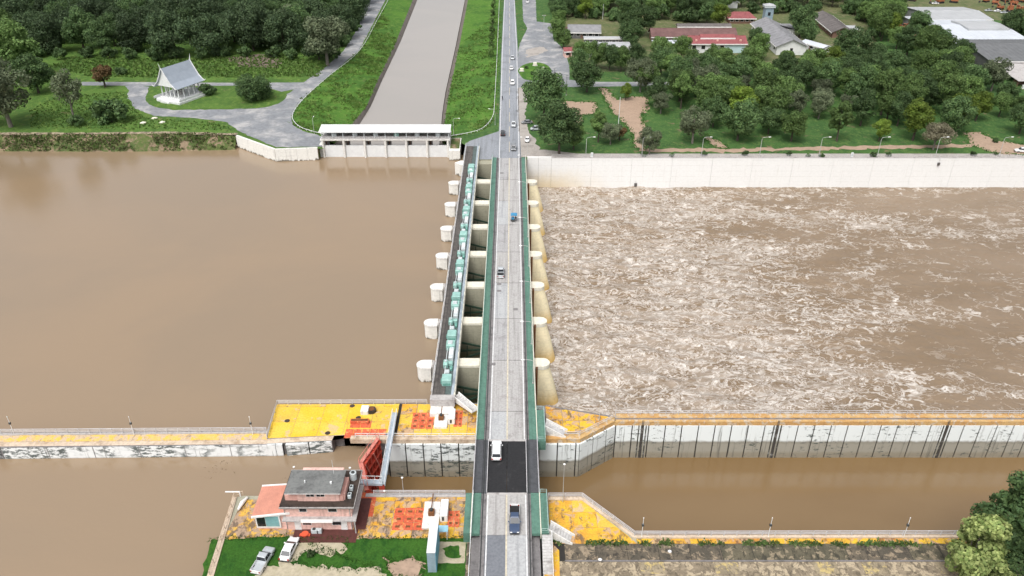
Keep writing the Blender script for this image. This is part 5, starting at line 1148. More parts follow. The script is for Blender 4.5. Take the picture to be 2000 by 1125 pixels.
p = at(1652, 66, ZG); t = thing('carport', 'pale grey lean-to roof at the end of the taupe roofed house', 'carport', p); MB().add([(-5, -4, 2.8), (6, -4, 2.8), (6, 4, 3.6), (-5, 4, 3.6), (-5, -4, 2.95), (6, -4, 2.95), (6, 4, 3.75), (-5, 4, 3.75)], [(3, 2, 1, 0), (4, 5, 6, 7), (0, 1, 5, 4), (1, 2, 6, 5), (2, 3, 7, 6), (3, 0, 4, 7)]).build('roof', 'sheet_grey', t, True)
for x in (-4.6, .5, 5.6):
    for y in (-3.6, 3.6): MB().box(x - .1, x + .1, y - .1, y + .1, 0, 2.8 if y < 0 else 3.5).build('post', 'brick_dull', t, True)
# old grey roofed houses by the plaza
f = at(1142, 76, ZG); gable_house('town_house', 'old house with patched grey roof near the roundabout plaza', f.x, f.y + 6, R(-3), 17, 11, 3.6, 2.6, .8, 'wall_dark', 'tile_grey', 5, ribs=9)
f = at(1114, 72, ZG); gable_house('town_house', 'small house with pinkish brown roof beside the patched grey roof', f.x, f.y + 2, R(4), 7, 6, 3.2, 1.4, .5, 'plaster_white', 'tile_brown', 2)
f = at(1188, 112, ZG); t = gable_house('town_house', 'white walled block with flat pale roof half hidden by trees near the plaza', f.x, f.y + 5, 0, 22, 9, 5.2, .4, .5, 'plaster_white', 'sheet_grey', 7)
f = at(1180, 90, ZG); gable_house('shed', 'long narrow shed with pale sheet roof behind the white walled block', f.x, f.y + 4, R(-1), 21, 4.5, 3.4, .5, .4, 'wall_dark', 'sheet_grey', 6)
f = at(1113, 112, ZG); gable_house('town_house', 'small pink walled kiosk with red roof at the plaza edge', f.x, f.y + 2, R(8), 6, 5, 3.2, 1.2, .5, 'pink_wall', 'tile_red', 2)
# warehouses
f = at(1905, 86, ZG); wh = gable_house('warehouse', 'wide warehouse with shallow white sheet metal roof', at(1889, 47, 8).x, at(1889, 47, 8).y, 0, 40, 70, 5.2, 2.8, .6, 'sheet_grey', 'sheet_white', 0, False, ribs=20)
MB().loft([[(x, 10, 8.4), (x, 0, 9.0), (x, -10, 8.4), (x, -10, 7.0), (x, 10, 7.0)][::-1] for x in (-4, 18)]).build('ridge_monitor', 'sheet_grey', wh, True)
f = at(1856, 36, ZG); gable_house('warehouse', 'warehouse with plain grey sheet roof behind the wide white one', at(1854, 19, 8).x, at(1854, 19, 8).y, 0, 34, 34, 6.5, 1.4, .6, 'sheet_grey', 'sheet_grey', 0, False, ribs=16)
f = at(1960, 150, ZG); sh = gable_house('storage_shed', 'long open storage shed with dark grey roof and dusty lean-to', at(1886, 83, 7.4).x + 31, at(1886, 83, 7.4).y, 0, 60, 50, 5.0, 2.4, .6, 'wall_dark', 'shed_roof', 0, False, ribs=26)
MB().add([(-30, -50, 2.6), (30, -50, 2.6), (30, -26, 4.3), (-30, -26, 4.3), (-30, -50, 2.75), (30, -50, 2.75), (30, -26, 4.45), (-30, -26, 4.45)], [(3, 2, 1, 0), (4, 5, 6, 7), (0, 1, 5, 4), (1, 2, 6, 5), (2, 3, 7, 6), (3, 0, 4, 7)]).build('lean_to_roof', 'cap_grey', sh, True)
for k in range(11): MB().box(-29.8 + k * 5.9, -29.5 + k * 5.9, -49.5, -49.2, 0, 2.6).build('post', 'brick_dull', sh, True)
MB().box(-29, 30, -53, -52, 0, 1.6).build('plinth', 'plaster_white', sh, True)
MB().box(-29.5, 29.5, -46, -45.7, 0, 3.0).build('back_wall', 'brick_dull', sh, True)
f = at(1772, 82, ZG); gable_house('shed', 'small shed with faded red roof among the trees', f.x, f.y, R(5), 7, 6, 2.8, .8, .4, 'brick_dull', 'salmon_roof', 2)

# orange construction plant parked in the works yard
def digger(label, x, y, rot, s=1.0, kind=0):
    t = thing('construction_machine', label, 'digger', (x, y, ZG + .04), rot, 'orange machines in the works yard'); t.scale = (s,) * 3
    for sg in (-1, 1):
        tr = MB().bbox(sg * 1.1 - .35, sg * 1.1 + .35, -2.1, 2.1, 0, .9, .2).build('track', 'tyre', t, True); MB().box(sg * 1.1 - .2, sg * 1.1 + .2, -1.5, 1.5, .3, .7).build('track_frame', 'orange_machine', tr, True)
    b_ = MB().bbox(-1.3, 1.3, -2.3, 1.5, .95, 1.9, .2).build('body', 'orange_machine', t, True); MB().box(-1, 1, -2.2, -.9, 1.901, 2.3).build('engine_cover', 'orange_machine', b_, True)
    cb_ = MB().bbox(-1.25, -.1, -.2, 1.5, 1.901, 3.1, .15).build('cab', 'orange_machine', t, True); MB().box(-1.27, -.08, 0, 1.3, 2.2, 2.9).build('cab_glass', 'window_dark', cb_, True)
    bm_ = MB().tube([(.5, 1.2, 1.8), (.5, 2.8, 4.2), (.5, 5.0, 3.6)], [.32, .3, .22], 6).build('boom', 'orange_machine', t, True); MB().tube([(.5, 5.0, 3.7), (.5, 5.7, 1.2)], .2, 6).build('dipper', 'orange_machine', bm_, True); MB().bbox(.0, 1.0, 5.1, 6.0, .1, 1.2, .15).build('bucket', 'machine_dark', bm_, True)
    return t
dg = digger('orange tracked digger parked in the works yard behind the warehouses', 0, 0, 0); note_kids(dg)
spots = [(1925, 4), (1944, 8), (1962, 3), (1978, 9), (1995, 4), (1952, 18), (1972, 22), (1990, 20), (1700, 2), (1722, 4), (1742, 1), (1762, 4), (1782, 2), (1834, 6), (1862, 5), (1762, 58), (1765, 70)]
for i, (px, py) in enumerate(spots):
    o = dg if i == 0 else copy_tree(dg); p = at(px, py, ZG); o.location = (p.x, p.y, ZG + .04); o.rotation_euler.z = rnd.uniform(0, 6.28); o.scale = (rnd.uniform(.95, 1.35),) * 3

# ------------------------------------------------------------------ railings
def railing(label, pts, hgt=1.1, mat='rail_grey', gap=2.4, rails=(1.0, .55), r=.05, group=None):
    pts = [Vector(p) for p in pts]; t = thing('railing', label, 'railing', pts[0], 0, group); L0 = pts[0]
    for f in rails: MB().tube([p + Vector((0, 0, hgt * f)) for p in pts], r, 5).build('rail', mat, t)
    me = MB().box(-r, r, -r, r, 0, hgt).mesh('post', mat)
    for a, b in zip(pts, pts[1:]):
        L = (b - a).length; k = max(1, int(L / gap))
        for i in range(k + (b is pts[-1])): put('post', me, t, a.lerp(b, i / k) - L0)
    return t
z = .22
railing('white railing along the left sidewalk of the dam bridge', [(DL + .05, 119.7, z), (DL + .05, Y_END, z)], 1.0, 'rail_green', 2.6)
railing('pale railing along the right sidewalk above the rapids', [(DR - .05, 128.7, z), (DR - .05, Y_END, z)], 1.0, 'cream', 2.6)
railing('grey railing on the left edge of the dark lift span', [(DL, 105.3, z), (DL, 119.5, z)], 1.0, 'rail_grey', 1.8)
railing('grey railing on the right edge of the dark lift span', [(DR, 105.3, z), (DR, 119.5, z)], 1.0, 'rail_grey', 1.8)
railing('pale green railing round the landing above the worn yellow apron', [(DR + .2, 128.5, z), (6.5, 128.5, z), (6.5, 119.1, z), (DR + .2, 119.1, z)], 1.0, 'rail_green', 1.8)
railing('pale green railing round the landing beside the near terrace', [(DR + .2, 105.1, z), (6.2, 105.1, z), (6.2, 95.9, z), (DR + .2, 95.9, z)], 1.0, 'rail_green', 1.8)
railing('white railing beside the approach road next to the lawn', [(DL + .05, 60, z), (DL + .05, 105, z)], .9, 'rail_white', 2.2)
railing('white railing beside the wide stained steps', [(6.75, 95.7, .1), (6.75, 88.5, ZP), (6.75, 60, ZP)], .9, 'rail_white', 2.2)
railing('double grey railing on the river side of the whitewashed guide wall', [Vector((*at2(-300, 851, ZP), ZP + .25)), Vector((*at2(521, 845, ZP), ZP + .25))], 1.1, 'rail_grey', 2.2, (1, .7, .4), .07)
railing('grey railing round the clean yellow platform', [Vector((*at2(522, 856, ZP), ZP)), Vector((A0[0] + .1, A0[1], ZP)), Vector((-18, 133.4, ZP))], 1.1, 'rail_grey', 2.2, (1, .7, .4), .07)
railing('pinkish railing at the lock edge of the yellow platform', [(GF[0] - 5, LOCK_F + .9, ZP + .1), (DL - .4, LOCK_F + .9, ZP + .1)], 1.1, 'rail_white', 2.2, (1, .55), .05)
railing('grey railing at the lock edge beside the control building', [(GF[0] + 1, LOCK_N - .5, ZP + .14), (DL - 1.6, LOCK_N - .5, ZP + .14)], 1.1, 'rail_grey', 2.2, (1, .7, .4), .07)
railing('grey railing along the slanting quay edge by the lawn', [Vector((*at2(475, 967, ZP), ZP)), Vector((*at2(459, 973, ZP), ZP + .2)), Vector((*at2(410, 1125, ZP), ZP + .2))], 1.0, 'edge_concrete', 2.2, (1, .5), .06)
railing('grey railing along the worn yellow apron edge', [(7, LOCK_F + 1.4, ZP + .12), (T[2][0], LOCK_F + 1.4, ZP + .12), (T[3][0], T[3][1] + .8, ZP + .12)], 1.1, 'rail_grey', 2.2)
railing('grey railing along the top of the panelled guide wall', [(RXA, RY + 2.2, ZP + .16), (RXA + 150, RY + 2.2, ZP + .16)], 1.1, 'rail_grey', 2.6)
railing('grey railing along the near terrace beside the lock channel', [(6.6, LOCK_N - 1.2, ZP + .18), (q0x := (at2(1140, 977, ZP)[0] - .2), LOCK_N - 1.2, ZP + .18), (at2(1241, 1046, ZP)[0] - .2, at2(1241, 1046, ZP)[1] - .2, ZP + .18), (160, at2(1241, 1046, ZP)[1] + .1, ZP + .18)], 1.1, 'rail_grey', 2.2, (1, .7, .4), .07)
railing('low pale railing along the river wall of the park', [(14.4, WALL_Y + .7, ZG + .25), (260, WALL_Y + .7, ZG + .25)], .9, 'rail_grey', 3.0)
for pl_, lab in ((CLc, 'white kerb rail curving along the left canal bank'), (CRc, 'white kerb rail curving along the right canal bank')):
    w = [p for p in pl_ if p[1] < 600]; railing(lab, [(p[0] + (.6 if pl_ is CLc else -.9), p[1], ZG - .05) for p in w], .55, 'rail_white', 4.0, (1,), .10)

# ------------------------------------------------------------------ lamps and poles
def road_lamp(hh=8.0, arm=2.6):
    t = thing('street_lamp', '', 'street lamp')
    MB().tube([(0, 0, 0), (0, 0, hh * .9), (.25, 0, hh * .97), (arm * .6, 0, hh), (arm, 0, hh)], [.11, .08, .07, .06, .05], 6).build('pole', 'pole_steel', t, True)
    MB().bbox(arm - .2, arm + .75, -.18, .18, hh - .08, hh + .1, .04).build('lamp_head', 'lamp_head', t, True)
    MB().box(-.2, .2, -.2, .2, 0, .25).build('base', 'cap_grey', t, True)
    return t
l0 = road_lamp(); note_kids(l0); first = True
def put_lamp(x, y, zz, rot, label, group, s=1.0):
    global first
    o = l0 if first else copy_tree(l0); first = False
    o.location = (x, y, zz); o.rotation_euler.z = rot; o.scale = (s,) * 3; tag(o, label, 'street lamp', group); return o
for px in (1145, 1255, 1372, 1486, 1603, 1718, 1832, 1957, 2080):
    p = at(px, 312, ZG); put_lamp(p.x, WALL_Y + 1.3, ZG, R(5), 'slender street lamp standing along the white river wall of the park', 'lamps along the river wall', .95)
for k, y in enumerate((256.0, 233.0, 207.0, 189.6, 170.6, 152.4, 137.5)):
    put_lamp(DR - .35, y, .22, R(180), 'thin white street lamp reaching over the road from the bridge sidewalk', 'lamps along the bridge sidewalk', .78)
for px, py, r_, lab in ((614, 262, 90, 'lamp post on the left grass bank by the canal intake'), (886, 262, 0, 'lamp post on the right grass bank by the canal intake'), (967, 244, 160, 'lamp post in the curve of the right canal bank'), (1030, 300, 180, 'lamp post on the verge opposite the forecourt')):
    p = at(px, py, ZG); put_lamp(p.x, p.y, ZG - .1, R(r_), lab, None, .8)
def globe_lamp(px, py, hh, label, group=None, mid=False, lean=0.0):
    p = at(px, py, ZP); t = thing('lamp_post', label, 'lamp post', p, 0, group)
    MB().tube([(0, 0, 0), (lean, 0, hh)], [.07, .035], 6).build('pole', 'pole_steel' if not mid else 'rail_white', t, True)
    if mid: MB().bbox(lean * .6 - .2, lean * .6 + .2, -.2, .2, hh * .6, hh * .6 + .4, .06).build('loudspeaker', 'machine_dark', t, True)
    MB().cyl(lean, 0, hh - .05, hh + .12, .10 if mid else .15, 10, .07 if mid else .22).build('lamp_head', 'lamp_head', t, True)
    return t
for px in (28, 262, 494): globe_lamp(px, 849, 4.6, 'thin pole with dark loudspeaker on the whitewashed guide wall', 'thin poles on the guide wall', True)
for px in (1253, 1500, 1765): globe_lamp(px, 1049, 4.6, 'thin pole with dark loudspeaker on the near terrace edge', 'thin poles on the near terrace', True)
globe_lamp(583, 962, 6.2, 'lamp post behind the control building with a cream head'); globe_lamp(690, 962, 6.0, 'lamp post between the control building and red gate')
globe_lamp(788, 962, 3.6, 'short lamp post at the lock edge with a white head'); p = globe_lamp(1099, 980, 9.0, 'tall lamp post at the lock edge of the near terrace')
globe_lamp(1170, 822, 5.0, 'lamp post at the tip of the worn yellow apron'); globe_lamp(752, 972, 1.6, 'low white bollard lamp at the foot of the red gate')
# tall thin poles in the park and along the road
def pole(px, py, hh, label, mat='rail_white', r=.14, arms=False):
    p = at(px, py, ZG); t = thing('pole', label, 'pole', p); MB().tube([(0, 0, 0), (0, 0, hh)], [r, r * .6], 7).build('shaft', mat, t, True)
    if arms: 
        a_ = MB().box(-1.1, 1.1, -.07, .07, hh - .7, hh - .55).build('crossarm', 'pole_steel', t, True)
        for x in (-.9, 0, .9): MB().cyl(x, 0, hh - .55, hh - .3, .07, 6).build('insulator', 'rail_white', a_, True)
    MB().cyl(0, 0, -.1, .3, r * 2, 8).build('base', 'cap_grey', t, True)
pole(1206, 270, 16.0, 'tall white flag pole standing in the park')
pole(1106, 186, 9.0, 'utility pole on the corner of the side street', 'pole_dark', .13, True); pole(1082, 172, 9.0, 'utility pole beside the grass roundabout', 'pole_dark', .13, True)
pole(1062, 60, 9.0, 'utility pole at the end of the plaza', 'pole_steel', .13, True); pole(1177, 38, 9, 'white pole among the trees behind the patched grey roof', 'rail_white', .13)
for px, py, lab in ((1157, 314, 'white marker post on the river wall near the bridge'), (1663, 309, 'white marker post in the middle of the river wall')):
    t = thing('marker_post', lab, 'post', at(px, py, ZG)); t.location.y = WALL_Y + .5; t.location.z = ZG + .42; MB().bbox(-.45, .45, -.2, .2, 0, 1.7, .08).build('body', 'white_paint', t, True); MB().box(-.3, .3, -.22, -.201, .5, 1.3).build('panel', 'hoist_grey', t, True)
t = thing('level_gauge', 'small dark gauge bracket on the white river wall', 'gauge', (at(1843, 316, ZG).x, WALL_Y - .06, -3)); MB().bbox(-.4, .4, -.5, .0, 0, 1.0, .05).build('box', 'pole_dark', t, True); MB().tube([(0, -.2, 1.0), (0, -.2, 2.6)], .05).build('mast', 'pole_steel', t, True)
t = thing('level_gauge', 'small dark gauge hanging low on the white river wall by the rapids', 'gauge', (at(1241, 366, ZD).x, WALL_Y - .06, ZD + .4)); MB().bbox(-.5, .5, -.5, .0, 0, 1.2, .05).build('box', 'pole_dark', t, True); MB().tube([(0, -.2, 1.2), (0, -.2, 2.2)], .05).build('mast', 'pole_steel', t, True)
# signal arm on the quay corner
p = at(470, 970, ZP); t = thing('signal_arm', 'white signal boom reaching over the water from the quay corner', 'boom', p); MB().tube([(0, 0, 0), (0, 0, 1.3)], .1).build('post', 'rail_white', t, True); MB().beam((0, 0, 1.2), (-2.6, 0, 1.2), .2, .16).build('boom', 'rail_white', t, True)
t = thing('planter', 'small orange planter beside the porch of the control building', 'planter', at(596, 1046, ZP)); MB().cyl(0, 0, 0, .5, .5, 10, .65).build('pot', 'orange_plastic', t, True); MB().box(-.9, .9, -.25, .25, .0, .3).build('tray', 'orange_plastic', t, True)
t = thing('boat_cradle', 'white bundle lying on the stained quay corner', 'bundle', at(474, 985, ZP)); MB().tube([(.5, 1.4, .3), (0, 0, .45), (-.3, -1.6, .3)], [.2, .4, .2], 8).build('cover', 'white_trim', t, True); MB().box(-.5, .4, -.3, .3, 0, .12).build('skid', 'machine_dark', t, True)
for px, py, lab in ((1308, 1078, 'small white stone on the stained terrace'), (1172, 1094, 'white plastic bag lying on the terrace kerb')):
    t = thing('litter', lab, 'litter', at(px, py, ZP)); MB().loft([[(.35 * math.cos(a) * s_, .3 * math.sin(a) * s_, zz) for a in [k * math.pi / 4 for k in range(8)]] for zz, s_ in ((0, .8), (.2, 1.0), (.38, .4))]).build('body', 'white_paint', t, True)
# monument stones on the roundabout and boulders on the bank
for px, py, lab in ((1045, 128, 'cream monument block on the grass roundabout'), (1019, 139, 'white stone at the edge of the grass roundabout'), (1060, 137, 'white stone with plants on the grass roundabout')):
    t = thing('monument', lab, 'monument', at(px, py, ZG + .08)); MB().bbox(-.9, .9, -.6, .6, 0, 1.5, .15).build('block', 'cream', t, True); MB().box(-1.2, 1.2, -.9, .9, 0, .2).build('plinth', 'cap_grey', t, True)
for px, py in ((280, 241), (302, 232), (317, 240)):
    t = thing('boulder', 'pale boulder lying on the grass near the bank path', 'boulder', at(px, py, ZG), rnd.uniform(0, 6), 'pale boulders on the bank'); MB().loft([[(a_ * s_ * math.cos(k * .785) * rnd.uniform(.85, 1.1), .7 * s_ * math.sin(k * .785), zz) for k in range(8)] for zz, s_, a_ in ((0, 1, 1.2), (.35, 1.05, 1.2), (.7, .55, 1.0))]).build('stone', 'cream', t, True)

# ------------------------------------------------------------------ vehicles
def paint(name, c, metal=.0):
    if name not in MATS:
        t = NT(name); n = t.noise(t.pos(), 3.0, 3); k = t.ramp(n, [(.3, .9), (.7, 1.03)])
        t.fin(t.mix(1.0, c, k, 'MULTIPLY'), .28, .5, metal); t.b.inputs['Coat Weight'].default_value = .4
    return name
WHITE, SILVER, GREYC, BLACK, NAVY = paint('car_white', (.78, .78, .78)), paint('car_silver', (.50, .53, .55), .25), paint('car_grey', (.24, .25, .26), .25), paint('car_black', (.018, .018, .02)), paint('car_navy', (.045, .07, .13))
def wheel_mesh(r=.35, w=.22):
    return MB().tube([(-w / 2, 0, 0), (w / 2, 0, 0)], r, 16), MB().tube([(-w / 2 - .015, 0, 0), (w / 2 + .015, 0, 0)], r * .62, 12)
WT, WR_ = wheel_mesh(); WTm, WRm = WT.mesh('tyre', 'tyre'), WR_.mesh('rim', 'rim')
def vehicle(label, loc, rot, kind, col, group=None, tint=None, name=None):
    L, Wd = {'sedan': (4.5, 1.78), 'suv': (4.6, 1.86), 'pickup': (5.2, 1.86), 'van': (4.8, 1.85)}[kind]
    t = thing(name or {'sedan': 'car', 'suv': 'car', 'pickup': 'pickup_truck', 'van': 'van'}[kind], label, 'pickup' if kind == 'pickup' else 'van' if kind == 'van' else 'car', loc, rot, group)
    hw = Wd / 2
    if kind == 'sedan': st = [(-2.25, .62, .82), (-2.15, .86, .92), (-1.3, .93, 1), (1.0, .90, 1), (1.7, .80, .97), (2.12, .68, .9), (2.25, .52, .78)]; gh_ = (-1.75, 1.15, -1.0, .35, .90, 1.43)
    elif kind == 'suv': st = [(-2.3, .75, .88), (-2.2, 1.0, .95), (-1.3, 1.05, 1), (1.0, 1.03, 1), (1.8, .96, .97), (2.2, .82, .92), (2.3, .6, .8)]; gh_ = (-2.15, 1.2, -1.85, .45, 1.02, 1.72)
    elif kind == 'van': st = [(-2.4, .9, .95), (-2.35, 1.05, .98), (-1.3, 1.1, 1), (1.3, 1.08, 1), (2.0, .98, .97), (2.3, .8, .92), (2.4, .6, .85)]; gh_ = (-2.35, 1.75, -2.2, .9, 1.06, 1.85)
    else: st = [(-.55, 1.0, 1), (-.2, 1.02, 1), (1.1, 1.02, 1), (2.0, .98, .97), (2.45, .88, .93), (2.6, .62, .82)]; gh_ = (-.55, 1.35, -.4, .55, 1.0, 1.74)
    def sec(y, zt, f): w = hw * f; return [(-w * .86, y, .28), (w * .86, y, .28), (w, y, .42), (w, y, zt - .28), (w * .95, y, zt - .06), (w * .84, y, zt), (-w * .84, y, zt), (-w * .95, y, zt - .06), (-w, y, zt - .28), (-w, y, .42)]
    b_ = MB().loft([sec(*s_)[::-1] for s_ in st]).build('body', col, t, True)
    yb0, yb1, yr0, yr1, z0, z1 = gh_; w0, w1 = hw * .92, hw * .76
    fr = lambda zz, k: [(-(w0 + (w1 - w0) * k), yb0 + (yr0 - yb0) * k, zz), (w0 + (w1 - w0) * k, yb0 + (yr0 - yb0) * k, zz), (w0 + (w1 - w0) * k, yb1 + (yr1 - yb1) * k, zz), (-(w0 + (w1 - w0) * k), yb1 + (yr1 - yb1) * k, zz)]
    cab = MB().loft([fr(z0 - .12, 0), fr(z1 - .05, .97)]).build('cabin', col, t, True)
    MB().bbox(-w1 * .97, w1 * .97, yr0 + .02, yr1 - .02, z1 - .06, z1, .05).build('roof', col, t, True)
    def glass(nm, a, b, c, d, off):
        q_ = [Vector(v) + Vector(off) for v in (a, b, c, d)]; n_ = (q_[1] - q_[0]).cross(q_[2] - q_[0]).normalized() * .02
        cc = sum(q_, Vector()) / 4; q_ = [cc + (v - cc) * .9 for v in q_]
        MB().add([*q_, *[v + n_ for v in q_]], [(3, 2, 1, 0), (4, 5, 6, 7), (0, 1, 5, 4), (1, 2, 6, 5), (2, 3, 7, 6), (3, 0, 4, 7)]).build(nm, 'car_glass', t, True)
    A_, B_ = fr(z0 + .02, .08), fr(z1 - .07, .93)
    glass('windscreen', A_[2], A_[3], B_[3], B_[2], (0, .012, 0)); glass('rear_window', A_[0], A_[1], B_[1], B_[0], (0, -.012, 0))
    for sg, (i, j) in ((1, (1, 2)), (-1, (3, 0))):
        m0, m1 = Vector(A_[i]).lerp(Vector(A_[j]), .5), Vector(B_[i]).lerp(Vector(B_[j]), .5)
        glass('side_window', A_[i], m0, m1, B_[i], (sg * .012, 0, 0)); glass('side_window', m0, A_[j], B_[j], m1, (sg * .012, 0, 0))
    if kind == 'pickup':
        MB().box(-hw * .95, hw * .95, -2.55, -.56, .45, .62).build('bed_floor', tint or 'plastic_black', t, True)
        for a in ((-hw, -hw * .9, -2.55, -.56), (hw * .9, hw, -2.55, -.56), (-hw * .9, hw * .9, -2.6, -2.5)): MB().bbox(*a, .3, 1.02, .03).build('bed_side', col if tint is None else WHITE, t, True)  # on the navy pickup the white sides are a reflection painted as colour
    ye = st[-1][0]; yt = -2.58 if kind == 'pickup' else st[0][0]
    for sg in (-1, 1):
        MB().bbox(sg * hw * .62 - .22, sg * hw * .62 + .22, ye - .22, ye + .01, .52, .72, .05).build('headlight', 'lamp_clear', t, True)
        MB().box(sg * hw * .8 - .12, sg * hw * .8 + .12, yt - .04, yt + .1, .6, .88).build('tail_light', 'lamp_red', t, True)
        MB().bbox(sg * (hw + .1) - .1, sg * (hw + .1) + .1, yb1 - .55, yb1 - .35, z0, z0 + .16, .04).build('mirror', col, t, True)
        for y in (L * .30, -L * .29):
            wq = put('wheel', WTm, t, (sg * (hw - .1), y, .35)); put('rim', WRm, wq)
    MB().bbox(-hw * .85, hw * .85, ye - .12, ye + .06, .28, .48, .04).build('bumper', 'plastic_black', t, True); MB().bbox(-hw * .9, hw * .9, yt - .08, yt + .1, .3, .5, .04).build('bumper', 'plastic_black' if kind != 'pickup' else 'rim', t, True)
    return t
def long(o, sx, sy, sz=1.0): o.scale = (sx, sy, sz); return o
def on(px, py, z): p = at(px, py, z); return (p.x, p.y, z)
AWAY, HERE = 0.0, math.pi
long(vehicle('white van driving away over the dark lift span', on(970, 884, .0), AWAY, 'suv', WHITE), 1.06, 1.15)
vehicle('white and grey pickup driving along the dam bridge past the blue three wheeler', on(978, 535, .0), AWAY, 'pickup', SILVER)
long(vehicle('dark blue pickup with black bed coming off the lift span', on(1005, 1018, .0), HERE, 'pickup', NAVY, tint='plastic_black'), 1.0, 1.2)
zr2 = lambda px, py: (at(px, py, ZG + .3).x, at(px, py, ZG + .3).y, zr((0, at(px, py, ZG + .3).y)))
vehicle('silver pickup queuing beside the black car at the far bridge approach', zr2(1003, 244), HERE, 'pickup', SILVER)
vehicle('grey car with white bonnet about to enter the dam bridge', zr2(1003, 292), HERE, 'suv', GREYC)
vehicle('black sport utility car leaving the dam bridge', zr2(982, 262), AWAY, 'suv', BLACK)
vehicle('white car parked on the verge near the bridge end', on(1030, 275, ZG + .06), R(176), 'sedan', WHITE)
vehicle('dusty grey car parked in the shade of the roadside tree', on(1029, 241, ZG + .06), R(100), 'sedan', GREYC)
vehicle('pale van parked under the roadside trees', on(1048, 254, ZG + .06), R(95), 'van', SILVER)
vehicle('silver pickup leading the three car queue by the plaza', zr2(1001, 114), HERE, 'pickup', SILVER)
vehicle('white car second in the queue by the roundabout', zr2(999, 134), HERE, 'sedan', WHITE)
vehicle('white car beside the side street junction on the far road', zr2(1001, 163), HERE, 'suv', WHITE)
vehicle('white truck cab far along the plaza road', on(1030, 5, ZG + .04), HERE, 'van', WHITE)
vehicle('white pickup parked on the river path at the park edge', on(1996, 297, ZG + .06), R(80), 'pickup', WHITE)
long(vehicle('silver pickup parked on the lawn by the slanting quay', on(515, 1098, ZP + .02), R(-13), 'pickup', SILVER, tint='car_silver'), 1.03, 1.04)
long(vehicle('white saloon car parked on the lawn by the control building', on(566, 1076, ZP + .02), R(-8), 'sedan', WHITE), 1.08, 1.12)
for i, (px, py) in enumerate(((1930, 22), (1947, 23), (1960, 26), (1826, 8))):
    vehicle('pale car parked in a row behind the warehouses', on(px, py, ZG + .05), rnd.uniform(1.3, 1.8), 'sedan', WHITE if i % 2 else SILVER, 'cars parked behind the warehouses')

# riders: a single skinned body each
def rider(label, loc, rot, shirt='shirt_dark'):
    J = [(0, 0, .95), (0, .05, 1.2), (0, .1, 1.42), (0, .12, 1.53), (0, .15, 1.68), (-.2, .08, 1.4), (-.27, .3, 1.18), (-.24, .55, 1.12), (.2, .08, 1.4), (.27, .3, 1.18), (.24, .55, 1.12),
         (-.13, .08, .9), (-.2, .48, .82), (-.18, .3, .4), (-.18, .45, .36), (.13, .08, .9), (.2, .48, .82), (.18, .3, .4), (.18, .45, .36)]
    E_ = [(0, 1), (1, 2), (2, 3), (3, 4), (2, 5), (5, 6), (6, 7), (2, 8), (8, 9), (9, 10), (0, 11), (11, 12), (12, 13), (13, 14), (0, 15), (15, 16), (16, 17), (17, 18)]
    Rd = [.15, .15, .16, .07, .12, .07, .055, .045, .07, .055, .045, .1, .08, .055, .05, .1, .08, .055, .05]
    me = bpy.data.meshes.new('person'); me.from_pydata(J, E_, []); me.materials.append(MATS[shirt]); o = put('person', me, None, loc, rot)
    sk = o.modifiers.new('skin', 'SKIN'); o.modifiers.new('sub', 'SUBSURF').levels = 1
    for i, v in enumerate(me.skin_vertices[0].data): v.radius = (Rd[i],) * 2; v.use_root = (i == 0)
    tag(o, label, 'person')
    MB().loft([[(s_ * .135 * math.cos(k * .785), .15 + s_ * .15 * math.sin(k * .785), zz) for k in range(8)] for zz, s_ in ((1.66, .95), (1.76, 1.0), (1.84, .75), (1.88, .3))]).build('helmet', 'machine_dark', o, True)
    return o
def motorbike(name, label, cat, loc, rot):
    t = thing(name, label, cat, loc, rot)
    for y in (-.62, .62): wq = MB().tube([(-.05, y, .3), (.05, y, .3)], .3, 14).build('wheel', 'tyre', t, True); MB().tube([(-.06, y, .3), (.06, y, .3)], .16, 10).build('rim', 'rim', wq, True)
    MB().loft([[(s_ * .14 * math.cos(k * .785), y, .62 + s_ * .2 * math.sin(k * .785)) for k in range(8)] for y, s_ in ((-.75, .4), (-.4, .9), (.1, .9), (.4, .6))]).build('body', 'machine_dark', t, True)
    MB().bbox(-.14, .14, -.6, .15, .78, .86, .03).build('seat', 'plastic_black', t, True); MB().tube([(0, .62, .3), (0, .45, .95)], .05).build('fork', 'rim', t, True); MB().tube([(-.33, .42, 1.02), (0, .48, .98), (.33, .42, 1.02)], .025).build('handlebar', 'rim', t, True)
    return t
p = zr2(981, 194); motorbike('motorcycle', 'small dark motorcycle riding away on the far road', 'motorcycle', p, AWAY); rider('person in dark clothes riding a motorcycle on the far road', p, AWAY)
p = on(1007, 432, 0.0); t = motorbike('three_wheeler', 'motor three wheeler with bright blue canopy on the dam bridge', 'three-wheeler', p, HERE); rider('person in dark clothes driving the blue canopied three wheeler', p, HERE)
MB().bbox(.35, 1.35, -1.0, .7, .35, .6, .04).build('sidecar_floor', 'machine_dark', t, True); wq = MB().tube([(1.4, -.2, .3), (1.5, -.2, .3)], .3, 14).build('wheel', 'tyre', t, True); MB().tube([(1.39, -.2, .3), (1.51, -.2, .3)], .15, 10).build('rim', 'rim', wq, True)
for x in (-.35, 1.3):
    for y in (-1.0, .45): MB().box(x - .025, x + .025, y - .025, y + .025, .5, 2.05).build('canopy_post', 'rim', t, True)
MB().loft([[(-.5, y, 2.02), (1.45, y, 2.02), (1.35, y, 2.16), (.48, y, 2.26), (-.4, y, 2.16)][::-1] for y in (-1.25, .55)]).build('canopy', 'canopy_blue', t, True)
MB().bbox(.4, 1.3, -.95, .1, .61, 1.1, .05).build('cargo_box', 'canopy_blue', t, True)

